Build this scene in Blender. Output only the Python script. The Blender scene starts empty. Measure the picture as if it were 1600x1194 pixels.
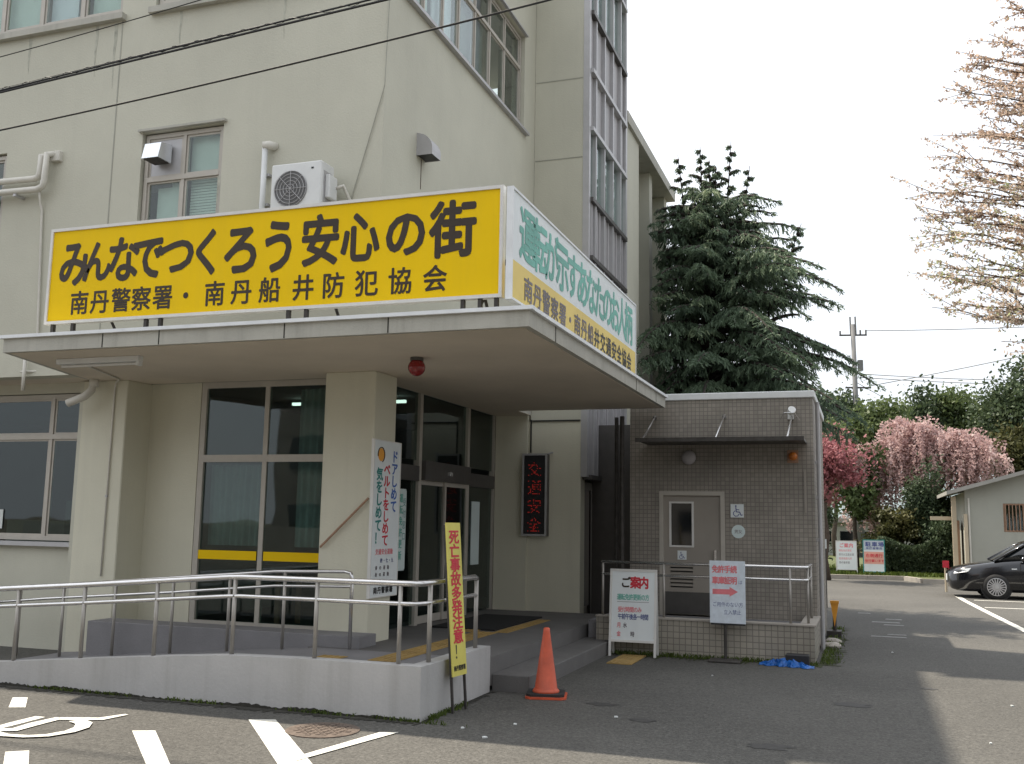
import bpy, bmesh, math, random
import numpy as np
from mathutils import Vector, Matrix

S = bpy.context.scene
COL = S.collection
R = math.radians
rng = random.Random(7)
nrg = np.random.default_rng(11)

# ------------------------------------------------------------------ camera, sky, sun, exposure
YAW, PITCH, ROLL, FPX = -0.33774332, 0.13859626, 0.01735009, 1568.4
cam_d = bpy.data.cameras.new('camera')
cam = bpy.data.objects.new('camera', cam_d)
COL.objects.link(cam)
S.camera = cam
cam_d.sensor_width = 36.0
cam_d.lens = 36.0 * FPX / 1600.0
cam_d.clip_start = 0.05
cam_d.clip_end = 3000
cy, sy, cp, sp = math.cos(YAW), math.sin(YAW), math.cos(PITCH), math.sin(PITCH)
Fv = Vector((sy * cp, cy * cp, sp))
Rv = Vector((cy, -sy, 0))
Uv = Rv.cross(Fv)
cr, sr = math.cos(ROLL), math.sin(ROLL)
R2 = Rv * cr + Uv * sr
U2 = -Rv * sr + Uv * cr
m3 = Matrix((R2, U2, -Fv)).transposed()
cam.matrix_world = Matrix.Translation((0, 0, 1.7)) @ m3.to_4x4()

SUN_TO = Vector((5.5, -1.76, -11.0)).normalized()
sun_el = math.asin(-SUN_TO.z)
sun_az = math.atan2(-SUN_TO.x, -SUN_TO.y)          # clockwise from +Y
world = bpy.data.worlds.new('World')
S.world = world
world.use_nodes = True
nt = world.node_tree
bg = nt.nodes['Background']
bg.inputs['Strength'].default_value = 0.1
sky = nt.nodes.new('ShaderNodeTexSky')
sky.sky_type = 'NISHITA'
sky.sun_disc = False
sky.sun_elevation = sun_el
sky.sun_rotation = sun_az
sky.air_density = 1.0
sky.dust_density = 4.0
hz = nt.nodes.new('ShaderNodeMix')
hz.data_type = 'RGBA'
hz.inputs[0].default_value = 0.86                   # thin bright cloud veil over the sky
nz = nt.nodes.new('ShaderNodeTexNoise')
nz.inputs['Scale'].default_value = 2.2
nz.inputs['Detail'].default_value = 4
rp = nt.nodes.new('ShaderNodeValToRGB')
rp.color_ramp.elements[0].position = 0.3
rp.color_ramp.elements[0].color = (7.9, 8.3, 8.9, 1)
rp.color_ramp.elements[1].position = 0.75
rp.color_ramp.elements[1].color = (9.3, 9.5, 9.8, 1)
nt.links.new(nz.outputs['Fac'], rp.inputs['Fac'])
nt.links.new(sky.outputs['Color'], hz.inputs[6])
nt.links.new(rp.outputs['Color'], hz.inputs[7])
tcw = nt.nodes.new('ShaderNodeTexCoord')
dt = nt.nodes.new('ShaderNodeVectorMath')
dt.operation = 'DOT_PRODUCT'
dt.inputs[1].default_value = tuple(-SUN_TO)
nt.links.new(tcw.outputs['Generated'], dt.inputs[0])
mrw = nt.nodes.new('ShaderNodeMapRange')            # the veil is brighter round the sun
mrw.inputs[1].default_value = -0.2
mrw.inputs[2].default_value = 1.0
mrw.inputs[3].default_value = 0.84
mrw.inputs[4].default_value = 1.45
nt.links.new(dt.outputs['Value'], mrw.inputs[0])
mlw = nt.nodes.new('ShaderNodeMix')
mlw.data_type = 'RGBA'
mlw.blend_type = 'MULTIPLY'
mlw.inputs[0].default_value = 1.0
nt.links.new(hz.outputs[2], mlw.inputs[6])
nt.links.new(mrw.outputs[0], mlw.inputs[7])
nt.links.new(mlw.outputs[2], bg.inputs['Color'])
sun_d = bpy.data.lights.new('sun', 'SUN')
sun_d.energy = 5.0
sun_d.angle = R(0.8)
sun_d.color = (1.0, 0.90, 0.76)
sun = bpy.data.objects.new('sun', sun_d)
COL.objects.link(sun)
sun.rotation_euler = SUN_TO.to_track_quat('-Z', 'Y').to_euler()
sun.location = (-20, 10, 40)
S.view_settings.view_transform = 'Standard'
S.view_settings.look = 'None'
S.view_settings.gamma = 1.0
S.view_settings.use_curve_mapping = False
S.view_settings.exposure = 0.5
S.cycles.max_bounces = 8
S.cycles.transparent_max_bounces = 24

# ------------------------------------------------------------------ materials
def newmat(name):
    m = bpy.data.materials.new(name)
    m.use_nodes = True
    return m, m.node_tree, m.node_tree.nodes['Principled BSDF']

def N(nt, t, **k):
    n = nt.nodes.new(t)
    for a, b in k.items():
        setattr(n, a, b)
    return n

def rgb(c):
    return (c[0], c[1], c[2], 1)

def mat(name, col, rough=0.7, var=0.12, scale=3.0, bump=0.0, bscale=60.0, metal=0.0, spec=0.4,
        streak=0.0, fine=0.0, dirt=None):
    m, nt, b = newmat(name)
    tc = N(nt, 'ShaderNodeTexCoord')
    geo = N(nt, 'ShaderNodeNewGeometry')
    n1 = N(nt, 'ShaderNodeTexNoise')
    n1.inputs['Scale'].default_value = scale
    n1.inputs['Detail'].default_value = 6
    n1.inputs['Roughness'].default_value = 0.6
    nt.links.new(geo.outputs['Position'], n1.inputs['Vector'])
    mx = N(nt, 'ShaderNodeMix', data_type='RGBA')
    lo = [max(0, c * (1 - var)) for c in col]
    hi = [min(1, c * (1 + var)) for c in col]
    mx.inputs[6].default_value = rgb(lo)
    mx.inputs[7].default_value = rgb(hi)
    mr = N(nt, 'ShaderNodeMapRange')
    mr.inputs[1].default_value = 0.3
    mr.inputs[2].default_value = 0.7
    nt.links.new(n1.outputs['Fac'], mr.inputs[0])
    nt.links.new(mr.outputs[0], mx.inputs[0])
    out = mx.outputs[2]
    if streak > 0:
        mp = N(nt, 'ShaderNodeMapping')
        mp.inputs['Scale'].default_value = (5.5, 5.5, 0.28)
        n2 = N(nt, 'ShaderNodeTexNoise')
        n2.inputs['Scale'].default_value = 1.0
        n2.inputs['Detail'].default_value = 7
        n2.inputs['Roughness'].default_value = 0.65
        nt.links.new(geo.outputs['Position'], mp.inputs['Vector'])
        nt.links.new(mp.outputs[0], n2.inputs['Vector'])
        r2 = N(nt, 'ShaderNodeMapRange')
        r2.inputs[1].default_value = 0.5
        r2.inputs[2].default_value = 0.8
        r2.inputs[4].default_value = streak
        nt.links.new(n2.outputs['Fac'], r2.inputs[0])
        m2 = N(nt, 'ShaderNodeMix', data_type='RGBA')
        d = dirt or [c * 0.45 for c in col]
        m2.inputs[7].default_value = rgb(d)
        nt.links.new(r2.outputs[0], m2.inputs[0])
        nt.links.new(out, m2.inputs[6])
        out = m2.outputs[2]
    if fine > 0:
        n3 = N(nt, 'ShaderNodeTexNoise')
        n3.inputs['Scale'].default_value = 220
        n3.inputs['Detail'].default_value = 3
        nt.links.new(geo.outputs['Position'], n3.inputs['Vector'])
        m3_ = N(nt, 'ShaderNodeMix', data_type='RGBA', blend_type='MULTIPLY')
        m3_.inputs[0].default_value = 1
        r3 = N(nt, 'ShaderNodeMapRange')
        r3.inputs[1].default_value = 0.3
        r3.inputs[2].default_value = 0.7
        r3.inputs[3].default_value = 1 - fine
        r3.inputs[4].default_value = 1 + fine
        nt.links.new(n3.outputs['Fac'], r3.inputs[0])
        nt.links.new(out, m3_.inputs[6])
        nt.links.new(r3.outputs[0], m3_.inputs[7])
        out = m3_.outputs[2]
    nt.links.new(out, b.inputs['Base Color'])
    b.inputs['Roughness'].default_value = rough
    b.inputs['Metallic'].default_value = metal
    b.inputs['Specular IOR Level'].default_value = spec
    if bump > 0:
        nb = N(nt, 'ShaderNodeTexNoise')
        nb.inputs['Scale'].default_value = bscale
        nb.inputs['Detail'].default_value = 5
        nt.links.new(geo.outputs['Position'], nb.inputs['Vector'])
        bp = N(nt, 'ShaderNodeBump')
        bp.inputs['Strength'].default_value = bump
        bp.inputs['Distance'].default_value = 0.01
        nt.links.new(nb.outputs['Fac'], bp.inputs['Height'])
        nt.links.new(bp.outputs[0], b.inputs['Normal'])
    return m

def glassmat(name, tint=(0.5, 0.56, 0.55), rough=0.02):
    m, nt, b = newmat(name)
    nt.nodes.remove(b)
    out = nt.nodes['Material Output']
    tr = N(nt, 'ShaderNodeBsdfTransparent')
    tr.inputs[0].default_value = rgb(tint)
    gl = N(nt, 'ShaderNodeBsdfGlossy')
    gl.inputs['Roughness'].default_value = rough
    gl.inputs['Color'].default_value = (0.9, 0.93, 0.95, 1)
    lw = N(nt, 'ShaderNodeLayerWeight')             # Schlick reflectance, the same from both sides of a thin pane
    lw.inputs['Blend'].default_value = 0.5
    pw = N(nt, 'ShaderNodeMath', operation='POWER')
    pw.inputs[1].default_value = 5.0
    nt.links.new(lw.outputs['Facing'], pw.inputs[0])
    fr = N(nt, 'ShaderNodeMath', operation='MULTIPLY_ADD')
    fr.inputs[1].default_value = 0.92
    fr.inputs[2].default_value = 0.045
    nt.links.new(pw.outputs[0], fr.inputs[0])
    geo = N(nt, 'ShaderNodeNewGeometry')
    nb = N(nt, 'ShaderNodeTexNoise')
    nb.inputs['Scale'].default_value = 1.1
    nt.links.new(geo.outputs['Position'], nb.inputs['Vector'])
    bp = N(nt, 'ShaderNodeBump')
    bp.inputs['Strength'].default_value = 0.05
    bp.inputs['Distance'].default_value = 0.05
    nt.links.new(nb.outputs['Fac'], bp.inputs['Height'])
    nt.links.new(bp.outputs[0], gl.inputs['Normal'])
    ms = N(nt, 'ShaderNodeMixShader')
    nt.links.new(fr.outputs[0], ms.inputs[0])
    nt.links.new(tr.outputs[0], ms.inputs[1])
    nt.links.new(gl.outputs[0], ms.inputs[2])
    nt.links.new(ms.outputs[0], out.inputs['Surface'])
    return m

def leafmat(name, c1, c2, c3=None, rough=0.55, trans=0.35):
    """leaf colour varies from leaf to leaf through the face attribute 'tint'"""
    m, nt, b = newmat(name)
    at = N(nt, 'ShaderNodeAttribute', attribute_name='tint')
    cr_ = N(nt, 'ShaderNodeValToRGB')
    e = cr_.color_ramp.elements
    e[0].color = rgb(c1)
    e[1].color = rgb(c2)
    if c3:
        x = e.new(0.8)
        x.color = rgb(c2)
        e[len(e) - 1].color = rgb(c3)
    nt.links.new(at.outputs['Fac'], cr_.inputs['Fac'])
    nt.links.new(cr_.outputs[0], b.inputs['Base Color'])
    b.inputs['Roughness'].default_value = rough
    b.inputs['Specular IOR Level'].default_value = 0.25
    tl = N(nt, 'ShaderNodeBsdfTranslucent')
    nt.links.new(cr_.outputs[0], tl.inputs['Color'])
    ms = N(nt, 'ShaderNodeMixShader')
    ms.inputs[0].default_value = trans
    out = nt.nodes['Material Output']
    nt.links.new(b.outputs[0], ms.inputs[1])
    nt.links.new(tl.outputs[0], ms.inputs[2])
    nt.links.new(ms.outputs[0], out.inputs['Surface'])
    return m

def brickmat(name, c1, c2, mortar, size=0.05, gap=0.006, axis='XZ', rough=0.45):
    m, nt, b = newmat(name)
    geo = N(nt, 'ShaderNodeNewGeometry')
    sep = N(nt, 'ShaderNodeSeparateXYZ')
    nt.links.new(geo.outputs['Position'], sep.inputs[0])
    add = N(nt, 'ShaderNodeMath', operation='ADD')
    nt.links.new(sep.outputs['X'], add.inputs[0])
    nt.links.new(sep.outputs['Y'], add.inputs[1])
    cmb = N(nt, 'ShaderNodeCombineXYZ')
    nt.links.new(add.outputs[0], cmb.inputs['X'])
    nt.links.new(sep.outputs['Z'], cmb.inputs['Y'])
    br = N(nt, 'ShaderNodeTexBrick')
    br.offset = 0.0
    br.squash = 1.0
    br.inputs['Scale'].default_value = 1.0
    br.inputs['Brick Width'].default_value = size
    br.inputs['Row Height'].default_value = size
    br.inputs['Mortar Size'].default_value = gap
    br.inputs['Mortar Smooth'].default_value = 0.3
    br.inputs['Bias'].default_value = -0.1
    br.inputs['Color1'].default_value = rgb(c1)
    br.inputs['Color2'].default_value = rgb(c2)
    br.inputs['Mortar'].default_value = rgb(mortar)
    nt.links.new(cmb.outputs[0], br.inputs['Vector'])
    n1 = N(nt, 'ShaderNodeTexNoise')
    n1.inputs['Scale'].default_value = 1.3
    n1.inputs['Detail'].default_value = 6
    nt.links.new(geo.outputs['Position'], n1.inputs['Vector'])
    mr = N(nt, 'ShaderNodeMapRange')
    mr.inputs[1].default_value = 0.3
    mr.inputs[2].default_value = 0.7
    mr.inputs[3].default_value = 0.8
    mr.inputs[4].default_value = 1.15
    nt.links.new(n1.outputs['Fac'], mr.inputs[0])
    mx = N(nt, 'ShaderNodeMix', data_type='RGBA', blend_type='MULTIPLY')
    mx.inputs[0].default_value = 1
    nt.links.new(br.outputs['Color'], mx.inputs[6])
    nt.links.new(mr.outputs[0], mx.inputs[7])
    nt.links.new(mx.outputs[2], b.inputs['Base Color'])
    b.inputs['Roughness'].default_value = rough
    bp = N(nt, 'ShaderNodeBump', invert=True)
    bp.inputs['Strength'].default_value = 0.6
    bp.inputs['Distance'].default_value = 0.004
    nt.links.new(br.outputs['Fac'], bp.inputs['Height'])
    nt.links.new(bp.outputs[0], b.inputs['Normal'])
    return m

def asphaltmat(name, base):
    m, nt, b = newmat(name)
    geo = N(nt, 'ShaderNodeNewGeometry')
    def noise(sc, det=4, ro=0.6):
        n = N(nt, 'ShaderNodeTexNoise')
        n.inputs['Scale'].default_value = sc
        n.inputs['Detail'].default_value = det
        n.inputs['Roughness'].default_value = ro
        nt.links.new(geo.outputs['Position'], n.inputs['Vector'])
        return n
    a = noise(0.35, 6)
    c = noise(34, 6, 0.8)
    v = N(nt, 'ShaderNodeTexVoronoi')
    v.inputs['Scale'].default_value = 75
    nt.links.new(geo.outputs['Position'], v.inputs['Vector'])
    ra = N(nt, 'ShaderNodeValToRGB')
    ra.color_ramp.elements[0].position = 0.3
    ra.color_ramp.elements[0].color = rgb([x * 0.78 for x in base])
    ra.color_ramp.elements[1].position = 0.72
    ra.color_ramp.elements[1].color = rgb([x * 1.15 for x in base])
    nt.links.new(a.outputs['Fac'], ra.inputs['Fac'])
    rc = N(nt, 'ShaderNodeMapRange')
    rc.inputs[1].default_value = 0.32
    rc.inputs[2].default_value = 0.7
    rc.inputs[3].default_value = 0.40
    rc.inputs[4].default_value = 1.75
    nt.links.new(c.outputs['Fac'], rc.inputs[0])
    mx = N(nt, 'ShaderNodeMix', data_type='RGBA', blend_type='MULTIPLY')
    mx.inputs[0].default_value = 1
    nt.links.new(ra.outputs[0], mx.inputs[6])
    nt.links.new(rc.outputs[0], mx.inputs[7])
    md = noise(11, 5, 0.7)
    rm = N(nt, 'ShaderNodeMapRange')
    rm.inputs[1].default_value = 0.3
    rm.inputs[2].default_value = 0.7
    rm.inputs[3].default_value = 0.80
    rm.inputs[4].default_value = 1.20
    nt.links.new(md.outputs['Fac'], rm.inputs[0])
    mxm = N(nt, 'ShaderNodeMix', data_type='RGBA', blend_type='MULTIPLY')
    mxm.inputs[0].default_value = 1
    nt.links.new(mx.outputs[2], mxm.inputs[6])
    nt.links.new(rm.outputs[0], mxm.inputs[7])
    mx = mxm
    # scattered pale chippings
    st = N(nt, 'ShaderNodeMapRange')
    st.inputs[1].default_value = 0.03
    st.inputs[2].default_value = 0.10
    st.inputs[3].default_value = 0.55
    st.inputs[4].default_value = 0.0
    v2 = N(nt, 'ShaderNodeTexVoronoi')
    v2.inputs['Scale'].default_value = 9
    nt.links.new(geo.outputs['Position'], v2.inputs['Vector'])
    nt.links.new(v2.outputs['Distance'], st.inputs[0])
    mx2 = N(nt, 'ShaderNodeMix', data_type='RGBA')
    mx2.inputs[7].default_value = (0.22, 0.21, 0.19, 1)
    nt.links.new(st.outputs[0], mx2.inputs[0])
    nt.links.new(mx.outputs[2], mx2.inputs[6])
    # old oil and damp blotches
    d = noise(1.7, 3)
    rd = N(nt, 'ShaderNodeMapRange')
    rd.inputs[1].default_value = 0.62
    rd.inputs[2].default_value = 0.74
    rd.inputs[3].default_value = 0.0
    rd.inputs[4].default_value = 0.35
    nt.links.new(d.outputs['Fac'], rd.inputs[0])
    mx3 = N(nt, 'ShaderNodeMix', data_type='RGBA')
    mx3.inputs[7].default_value = rgb([x * 0.5 for x in base])
    nt.links.new(rd.outputs[0], mx3.inputs[0])
    nt.links.new(mx2.outputs[2], mx3.inputs[6])
    nt.links.new(mx3.outputs[2], b.inputs['Base Color'])
    b.inputs['Roughness'].default_value = 0.85
    b.inputs['Specular IOR Level'].default_value = 0.3
    bp = N(nt, 'ShaderNodeBump')
    bp.inputs['Strength'].default_value = 0.5
    bp.inputs['Distance'].default_value = 0.006
    nt.links.new(v.outputs['Distance'], bp.inputs['Height'])
    nt.links.new(bp.outputs[0], b.inputs['Normal'])
    return m

M = {}
M['facade'] = mat('facade_paint', (0.505, 0.495, 0.41), 0.75, 0.07, 0.7, 0.3, 45, streak=0.2, fine=0.05, dirt=(0.40, 0.395, 0.335))
M['pillar'] = mat('pillar_paint', (0.61, 0.59, 0.475), 0.75, 0.04, 1.2, 0.3, 45, streak=0.15, fine=0.03, dirt=(0.36, 0.35, 0.30))
M['soffit'] = mat('soffit_paint', (0.62, 0.55, 0.45), 0.8, 0.1, 0.7, 0.25, 40, fine=0.04)
M['fascia'] = mat('fascia_concrete', (0.42, 0.41, 0.36), 0.8, 0.10, 2.0, 0.4, 50, streak=0.5, dirt=(0.2, 0.19, 0.16))
M['flash'] = mat('galvanised_flashing', (0.74, 0.76, 0.77), 0.5, 0.08, 5)
M['concrete'] = mat('ramp_concrete', (0.42, 0.412, 0.40), 0.85, 0.10, 1.3, 0.22, 30, streak=0.6, fine=0.08, dirt=(0.30, 0.29, 0.27))
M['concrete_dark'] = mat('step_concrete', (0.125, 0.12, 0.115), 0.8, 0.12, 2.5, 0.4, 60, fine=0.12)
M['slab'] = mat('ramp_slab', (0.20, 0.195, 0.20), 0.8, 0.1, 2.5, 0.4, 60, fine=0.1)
M['asphalt'] = asphaltmat('asphalt', (0.084, 0.081, 0.073))
M['ground'] = mat('soil', (0.10, 0.09, 0.06), 0.95, 0.3, 0.5)
M['paint'] = mat('road_paint', (0.64, 0.63, 0.57), 0.7, 0.10, 14, 0.3, 80, fine=0.06)
def wear(m, under, lo, hi, amount):
    nt = m.node_tree
    b = nt.nodes['Principled BSDF']
    src = b.inputs['Base Color'].links[0].from_socket
    geo = N(nt, 'ShaderNodeNewGeometry')
    n = N(nt, 'ShaderNodeTexNoise')
    n.inputs['Scale'].default_value = 24
    n.inputs['Detail'].default_value = 9
    n.inputs['Roughness'].default_value = 0.75
    nt.links.new(geo.outputs['Position'], n.inputs['Vector'])
    r = N(nt, 'ShaderNodeMapRange')
    r.inputs[1].default_value = lo
    r.inputs[2].default_value = hi
    r.inputs[4].default_value = amount
    nt.links.new(n.outputs['Fac'], r.inputs[0])
    x = N(nt, 'ShaderNodeMix', data_type='RGBA')
    x.inputs[7].default_value = rgb(under)
    nt.links.new(r.outputs[0], x.inputs[0])
    nt.links.new(src, x.inputs[6])
    nt.links.new(x.outputs[2], b.inputs['Base Color'])
wear(M['paint'], (0.13, 0.125, 0.11), 0.56, 0.66, 0.85)
M['paint_worn'] = mat('worn_road_paint', (0.24, 0.24, 0.23), 0.8, 0.25, 8)
M['alu'] = mat('window_aluminium', (0.44, 0.41, 0.36), 0.5, 0.06, 6, metal=0.15)
M['alu_grey'] = mat('grey_aluminium', (0.43, 0.425, 0.43), 0.45, 0.06, 6, metal=0.3)
M['alu_dark'] = mat('dark_aluminium', (0.09, 0.085, 0.08), 0.45, 0.1, 6, metal=0.3)
M['panel'] = mat('spandrel_panel', (0.40, 0.39, 0.395), 0.5, 0.05, 2, metal=0.15, streak=0.3)
M['steel'] = mat('stainless_rail', (0.66, 0.65, 0.64), 0.25, 0.06, 9, metal=0.9)
M['post'] = mat('rail_post_steel', (0.36, 0.34, 0.31), 0.45, 0.06, 9, metal=0.5)
M['glass'] = glassmat('window_glass', (0.85, 0.90, 0.88))
M['glass_dark'] = glassmat('tinted_glass', (0.58, 0.66, 0.64))
M['glass_light'] = glassmat('clear_glass', (0.75, 0.80, 0.78))
M['curtain_pale'] = mat('pale_blind', (0.62, 0.68, 0.64), 0.9, 0.06, 3)
M['curtain_white'] = mat('white_curtain', (0.74, 0.76, 0.82), 0.9, 0.05, 3)
M['curtain_grey'] = mat('grey_curtain', (0.22, 0.23, 0.22), 0.9, 0.1, 3)
M['curtain_green'] = mat('green_curtain', (0.50, 0.57, 0.55), 0.9, 0.15, 3)
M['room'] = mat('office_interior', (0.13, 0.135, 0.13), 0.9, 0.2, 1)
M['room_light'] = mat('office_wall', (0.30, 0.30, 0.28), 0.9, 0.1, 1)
M['yellow'] = mat('sign_yellow', (0.84, 0.555, 0.006), 0.6, 0.04, 1.4, spec=0.12, streak=0.12, dirt=(0.5, 0.36, 0.05))
M['yellow_pale'] = mat('faded_yellow', (0.74, 0.56, 0.14), 0.5, 0.1, 1.2)
M['sign_white'] = mat('sign_white', (0.70, 0.74, 0.74), 0.45, 0.04, 2, streak=0.1)
M['sign_pale'] = mat('sign_pale_cyan', (0.60, 0.69, 0.68), 0.45, 0.06, 2)
M['frame_white'] = mat('white_frame', (0.66, 0.65, 0.62), 0.5, 0.06, 4, metal=0.1)
M['ink'] = mat('brown_black_ink', (0.035, 0.022, 0.012), 0.5, 0.15, 3)
M['black'] = mat('black_ink', (0.02, 0.02, 0.022), 0.5, 0.1, 3)
M['teal'] = mat('faded_green_ink', (0.13, 0.42, 0.34), 0.5, 0.2, 1.1)
M['teal_dark'] = mat('green_ink', (0.03, 0.22, 0.20), 0.5, 0.12, 3)
M['grey_ink'] = mat('faded_black_ink', (0.16, 0.14, 0.15), 0.5, 0.3, 1.1)
M['red_ink'] = mat('red_ink', (0.55, 0.03, 0.05), 0.5, 0.08, 3)
M['pink_ink'] = mat('faded_red_ink', (0.72, 0.20, 0.22), 0.5, 0.12, 8)
M['blue_ink'] = mat('blue_ink', (0.05, 0.13, 0.42), 0.5, 0.08, 3)
M['navy_ink'] = mat('navy_ink', (0.08, 0.10, 0.26), 0.5, 0.15, 6)
M['orange_ink'] = mat('orange_ink', (0.75, 0.33, 0.04), 0.5, 0.08, 3)
M['cone'] = mat('cone_plastic', (0.52, 0.085, 0.035), 0.5, 0.2, 7, 0.15, 40, spec=0.5, streak=0.35, dirt=(0.30, 0.09, 0.05))
M['rubber'] = mat('black_rubber', (0.025, 0.025, 0.025), 0.8, 0.2, 10)
M['red_lamp'] = mat('red_lamp_glass', (0.22, 0.006, 0.006), 0.15, 0.1, 10, spec=0.7)
M['iron'] = mat('dark_iron', (0.06, 0.055, 0.05), 0.6, 0.3, 10, metal=0.3)
M['rust'] = mat('rusty_iron', (0.115, 0.088, 0.070), 0.8, 0.35, 14, 0.5, 60)
M['white_metal'] = mat('white_metal', (0.66, 0.67, 0.66), 0.45, 0.06, 5, spec=0.5)
M['shiny_metal'] = mat('bright_tin', (0.80, 0.82, 0.84), 0.22, 0.06, 5, metal=0.7)
M['pipe'] = mat('pipe_cover', (0.60, 0.58, 0.52), 0.5, 0.08, 5)
M['beige_metal'] = mat('beige_metal', (0.29, 0.262, 0.225), 0.5, 0.06, 2)
M['tile'] = brickmat('wall_tile', (0.250, 0.228, 0.195), (0.305, 0.275, 0.235), (0.165, 0.148, 0.126), 0.060, 0.005)
M['tile_low'] = brickmat('low_wall_tile', (0.285, 0.262, 0.22), (0.335, 0.305, 0.25), (0.165, 0.148, 0.122), 0.078, 0.006)
M['cap'] = mat('white_coping', (0.70, 0.72, 0.72), 0.5, 0.06, 3, streak=0.2)
M['tactile'] = mat('tactile_yellow', (0.33, 0.22, 0.075), 0.75, 0.18, 4, fine=0.08)
M['mat_black'] = mat('door_mat', (0.012, 0.012, 0.012), 0.95, 0.2, 20)
M['wood'] = mat('brown_wood', (0.33, 0.20, 0.13), 0.6, 0.15, 12)
M['car'] = mat('car_paint', (0.008, 0.009, 0.012), 0.12, 0.05, 2, spec=0.8)
M['car_glass'] = mat('car_glass', (0.01, 0.012, 0.014), 0.05, 0.05, 2, spec=0.8)
M['rim'] = mat('alloy_rim', (0.55, 0.55, 0.56), 0.3, 0.05, 2, metal=0.6)
M['lens'] = mat('lamp_lens', (0.65, 0.68, 0.70), 0.08, 0.05, 2, spec=0.9)
M['hut_wall'] = mat('hut_wall', (0.36, 0.36, 0.31), 0.8, 0.06, 0.8, 0.3, 30, streak=0.15)
M['hut_roof'] = mat('hut_roof', (0.32, 0.31, 0.28), 0.7, 0.1, 2)
M['post_cream'] = mat('cream_post', (0.50, 0.42, 0.30), 0.7, 0.08, 2)
M['kerb'] = mat('kerb_concrete', (0.34, 0.31, 0.27), 0.85, 0.12, 3)
M['grass'] = leafmat('grass_blade', (0.05, 0.075, 0.015), (0.11, 0.15, 0.03))
M['turf'] = mat('verge_turf', (0.075, 0.09, 0.03), 0.95, 0.3, 3)
M['moss'] = mat('moss', (0.035, 0.042, 0.012), 0.95, 0.35, 9, 0.6, 90)
M['dirt'] = mat('damp_dirt', (0.035, 0.033, 0.026), 0.9, 0.35, 12, 0.6, 70)
M['tarp'] = mat('blue_tarp', (0.01, 0.10, 0.36), 0.4, 0.25, 9)
M['bark'] = mat('bark', (0.085, 0.065, 0.05), 0.95, 0.35, 14, 0.8, 40)
M['bark_dark'] = mat('dark_bark', (0.04, 0.033, 0.028), 0.95, 0.35, 14, 0.8, 40)
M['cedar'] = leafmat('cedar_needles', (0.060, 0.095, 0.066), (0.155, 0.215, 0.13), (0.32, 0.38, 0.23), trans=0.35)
M['evergreen'] = leafmat('evergreen_leaves', (0.036, 0.056, 0.030), (0.080, 0.112, 0.055), (0.14, 0.175, 0.085), trans=0.25)  # lightened greens stand in for haze on the far trees
M['green'] = leafmat('green_leaves', (0.055, 0.082, 0.030), (0.125, 0.165, 0.062), (0.21, 0.25, 0.11), trans=0.35)  # distance haze is put into these paler greens too
M['olive'] = leafmat('olive_leaves', (0.045, 0.05, 0.016), (0.10, 0.10, 0.035), (0.16, 0.14, 0.06), trans=0.3)
M['blossom'] = leafmat('pink_blossom', (0.40, 0.26, 0.25), (0.62, 0.46, 0.44), (0.78, 0.70, 0.66), trans=0.4)
M['magenta'] = leafmat('crimson_leaves', (0.24, 0.08, 0.09), (0.42, 0.18, 0.19), (0.46, 0.30, 0.24), trans=0.35)
M['bronze'] = leafmat('bronze_leaves', (0.50, 0.36, 0.28), (0.62, 0.52, 0.42), (0.42, 0.46, 0.25), trans=0.55)  # pale tones put the washed-out backlight into the leaf colour
M['hill'] = mat('hill_forest', (0.16, 0.20, 0.21), 0.95, 0.15, 0.03)
M['cable'] = mat('black_cable', (0.02, 0.02, 0.02), 0.6, 0.1, 5)
M['pole_c'] = mat('pole_concrete', (0.17, 0.17, 0.17), 0.8, 0.1, 2)
M['paper'] = mat('paper', (0.6, 0.62, 0.6), 0.8, 0.05, 4)
M['orange_lamp'] = mat('orange_lamp', (0.55, 0.17, 0.03), 0.3, 0.1, 4)
M['lamp_glass'] = mat('frosted_lamp', (0.38, 0.36, 0.37), 0.3, 0.05, 4)
m, _nt, _b = newmat('led_red')
_b.inputs['Base Color'].default_value = (0.4, 0.02, 0.02, 1)
_b.inputs['Emission Color'].default_value = (1, 0.04, 0.02, 1)
_b.inputs['Emission Strength'].default_value = 0.12
M['led'] = m
m, _nt, _b = newmat('tube_light')
_b.inputs['Emission Color'].default_value = (0.9, 1, 0.9, 1)
_b.inputs['Emission Strength'].default_value = 2.0
M['tube'] = m

# ------------------------------------------------------------------ object helpers
def link(name, me, material, parent=None, smooth=False):
    o = bpy.data.objects.new(name, me)
    COL.objects.link(o)
    if material is not None and len(me.materials) == 0:
        me.materials.append(material)
    if parent is not None:
        o.parent = parent
        pm = Matrix.Identity(4)
        q = parent
        while q is not None:
            pm = q.matrix_basis @ pm
            q = q.parent
        o.matrix_basis = pm.inverted()          # parts are modelled in world space
    if smooth:
        for p in me.polygons:
            p.use_smooth = True
    return o

def obj(name, bm, material, parent=None, smooth=False, bevel=0.0):
    if bevel > 0:
        bmesh.ops.bevel(bm, geom=[e for e in bm.edges], offset=bevel, segments=1, affect='EDGES', clamp_overlap=True)
    me = bpy.data.meshes.new(name)
    bm.to_mesh(me)
    bm.free()
    return link(name, me, material, parent, smooth)

def tag(o, label=None, cat=None, group=None, kind=None):
    if label: o['label'] = label
    if cat: o['category'] = cat
    if group: o['group'] = group
    if kind: o['kind'] = kind
    return o

def thing(name, label, cat, loc, rz=0, group=None):
    o = bpy.data.objects.new(name, None)
    COL.objects.link(o)
    o.empty_display_size = 0.2
    o.location = loc
    o.rotation_euler = (0, 0, rz)
    bpy.context.view_layer.update()
    return tag(o, label, cat, group)

def B():
    return bmesh.new()

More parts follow.
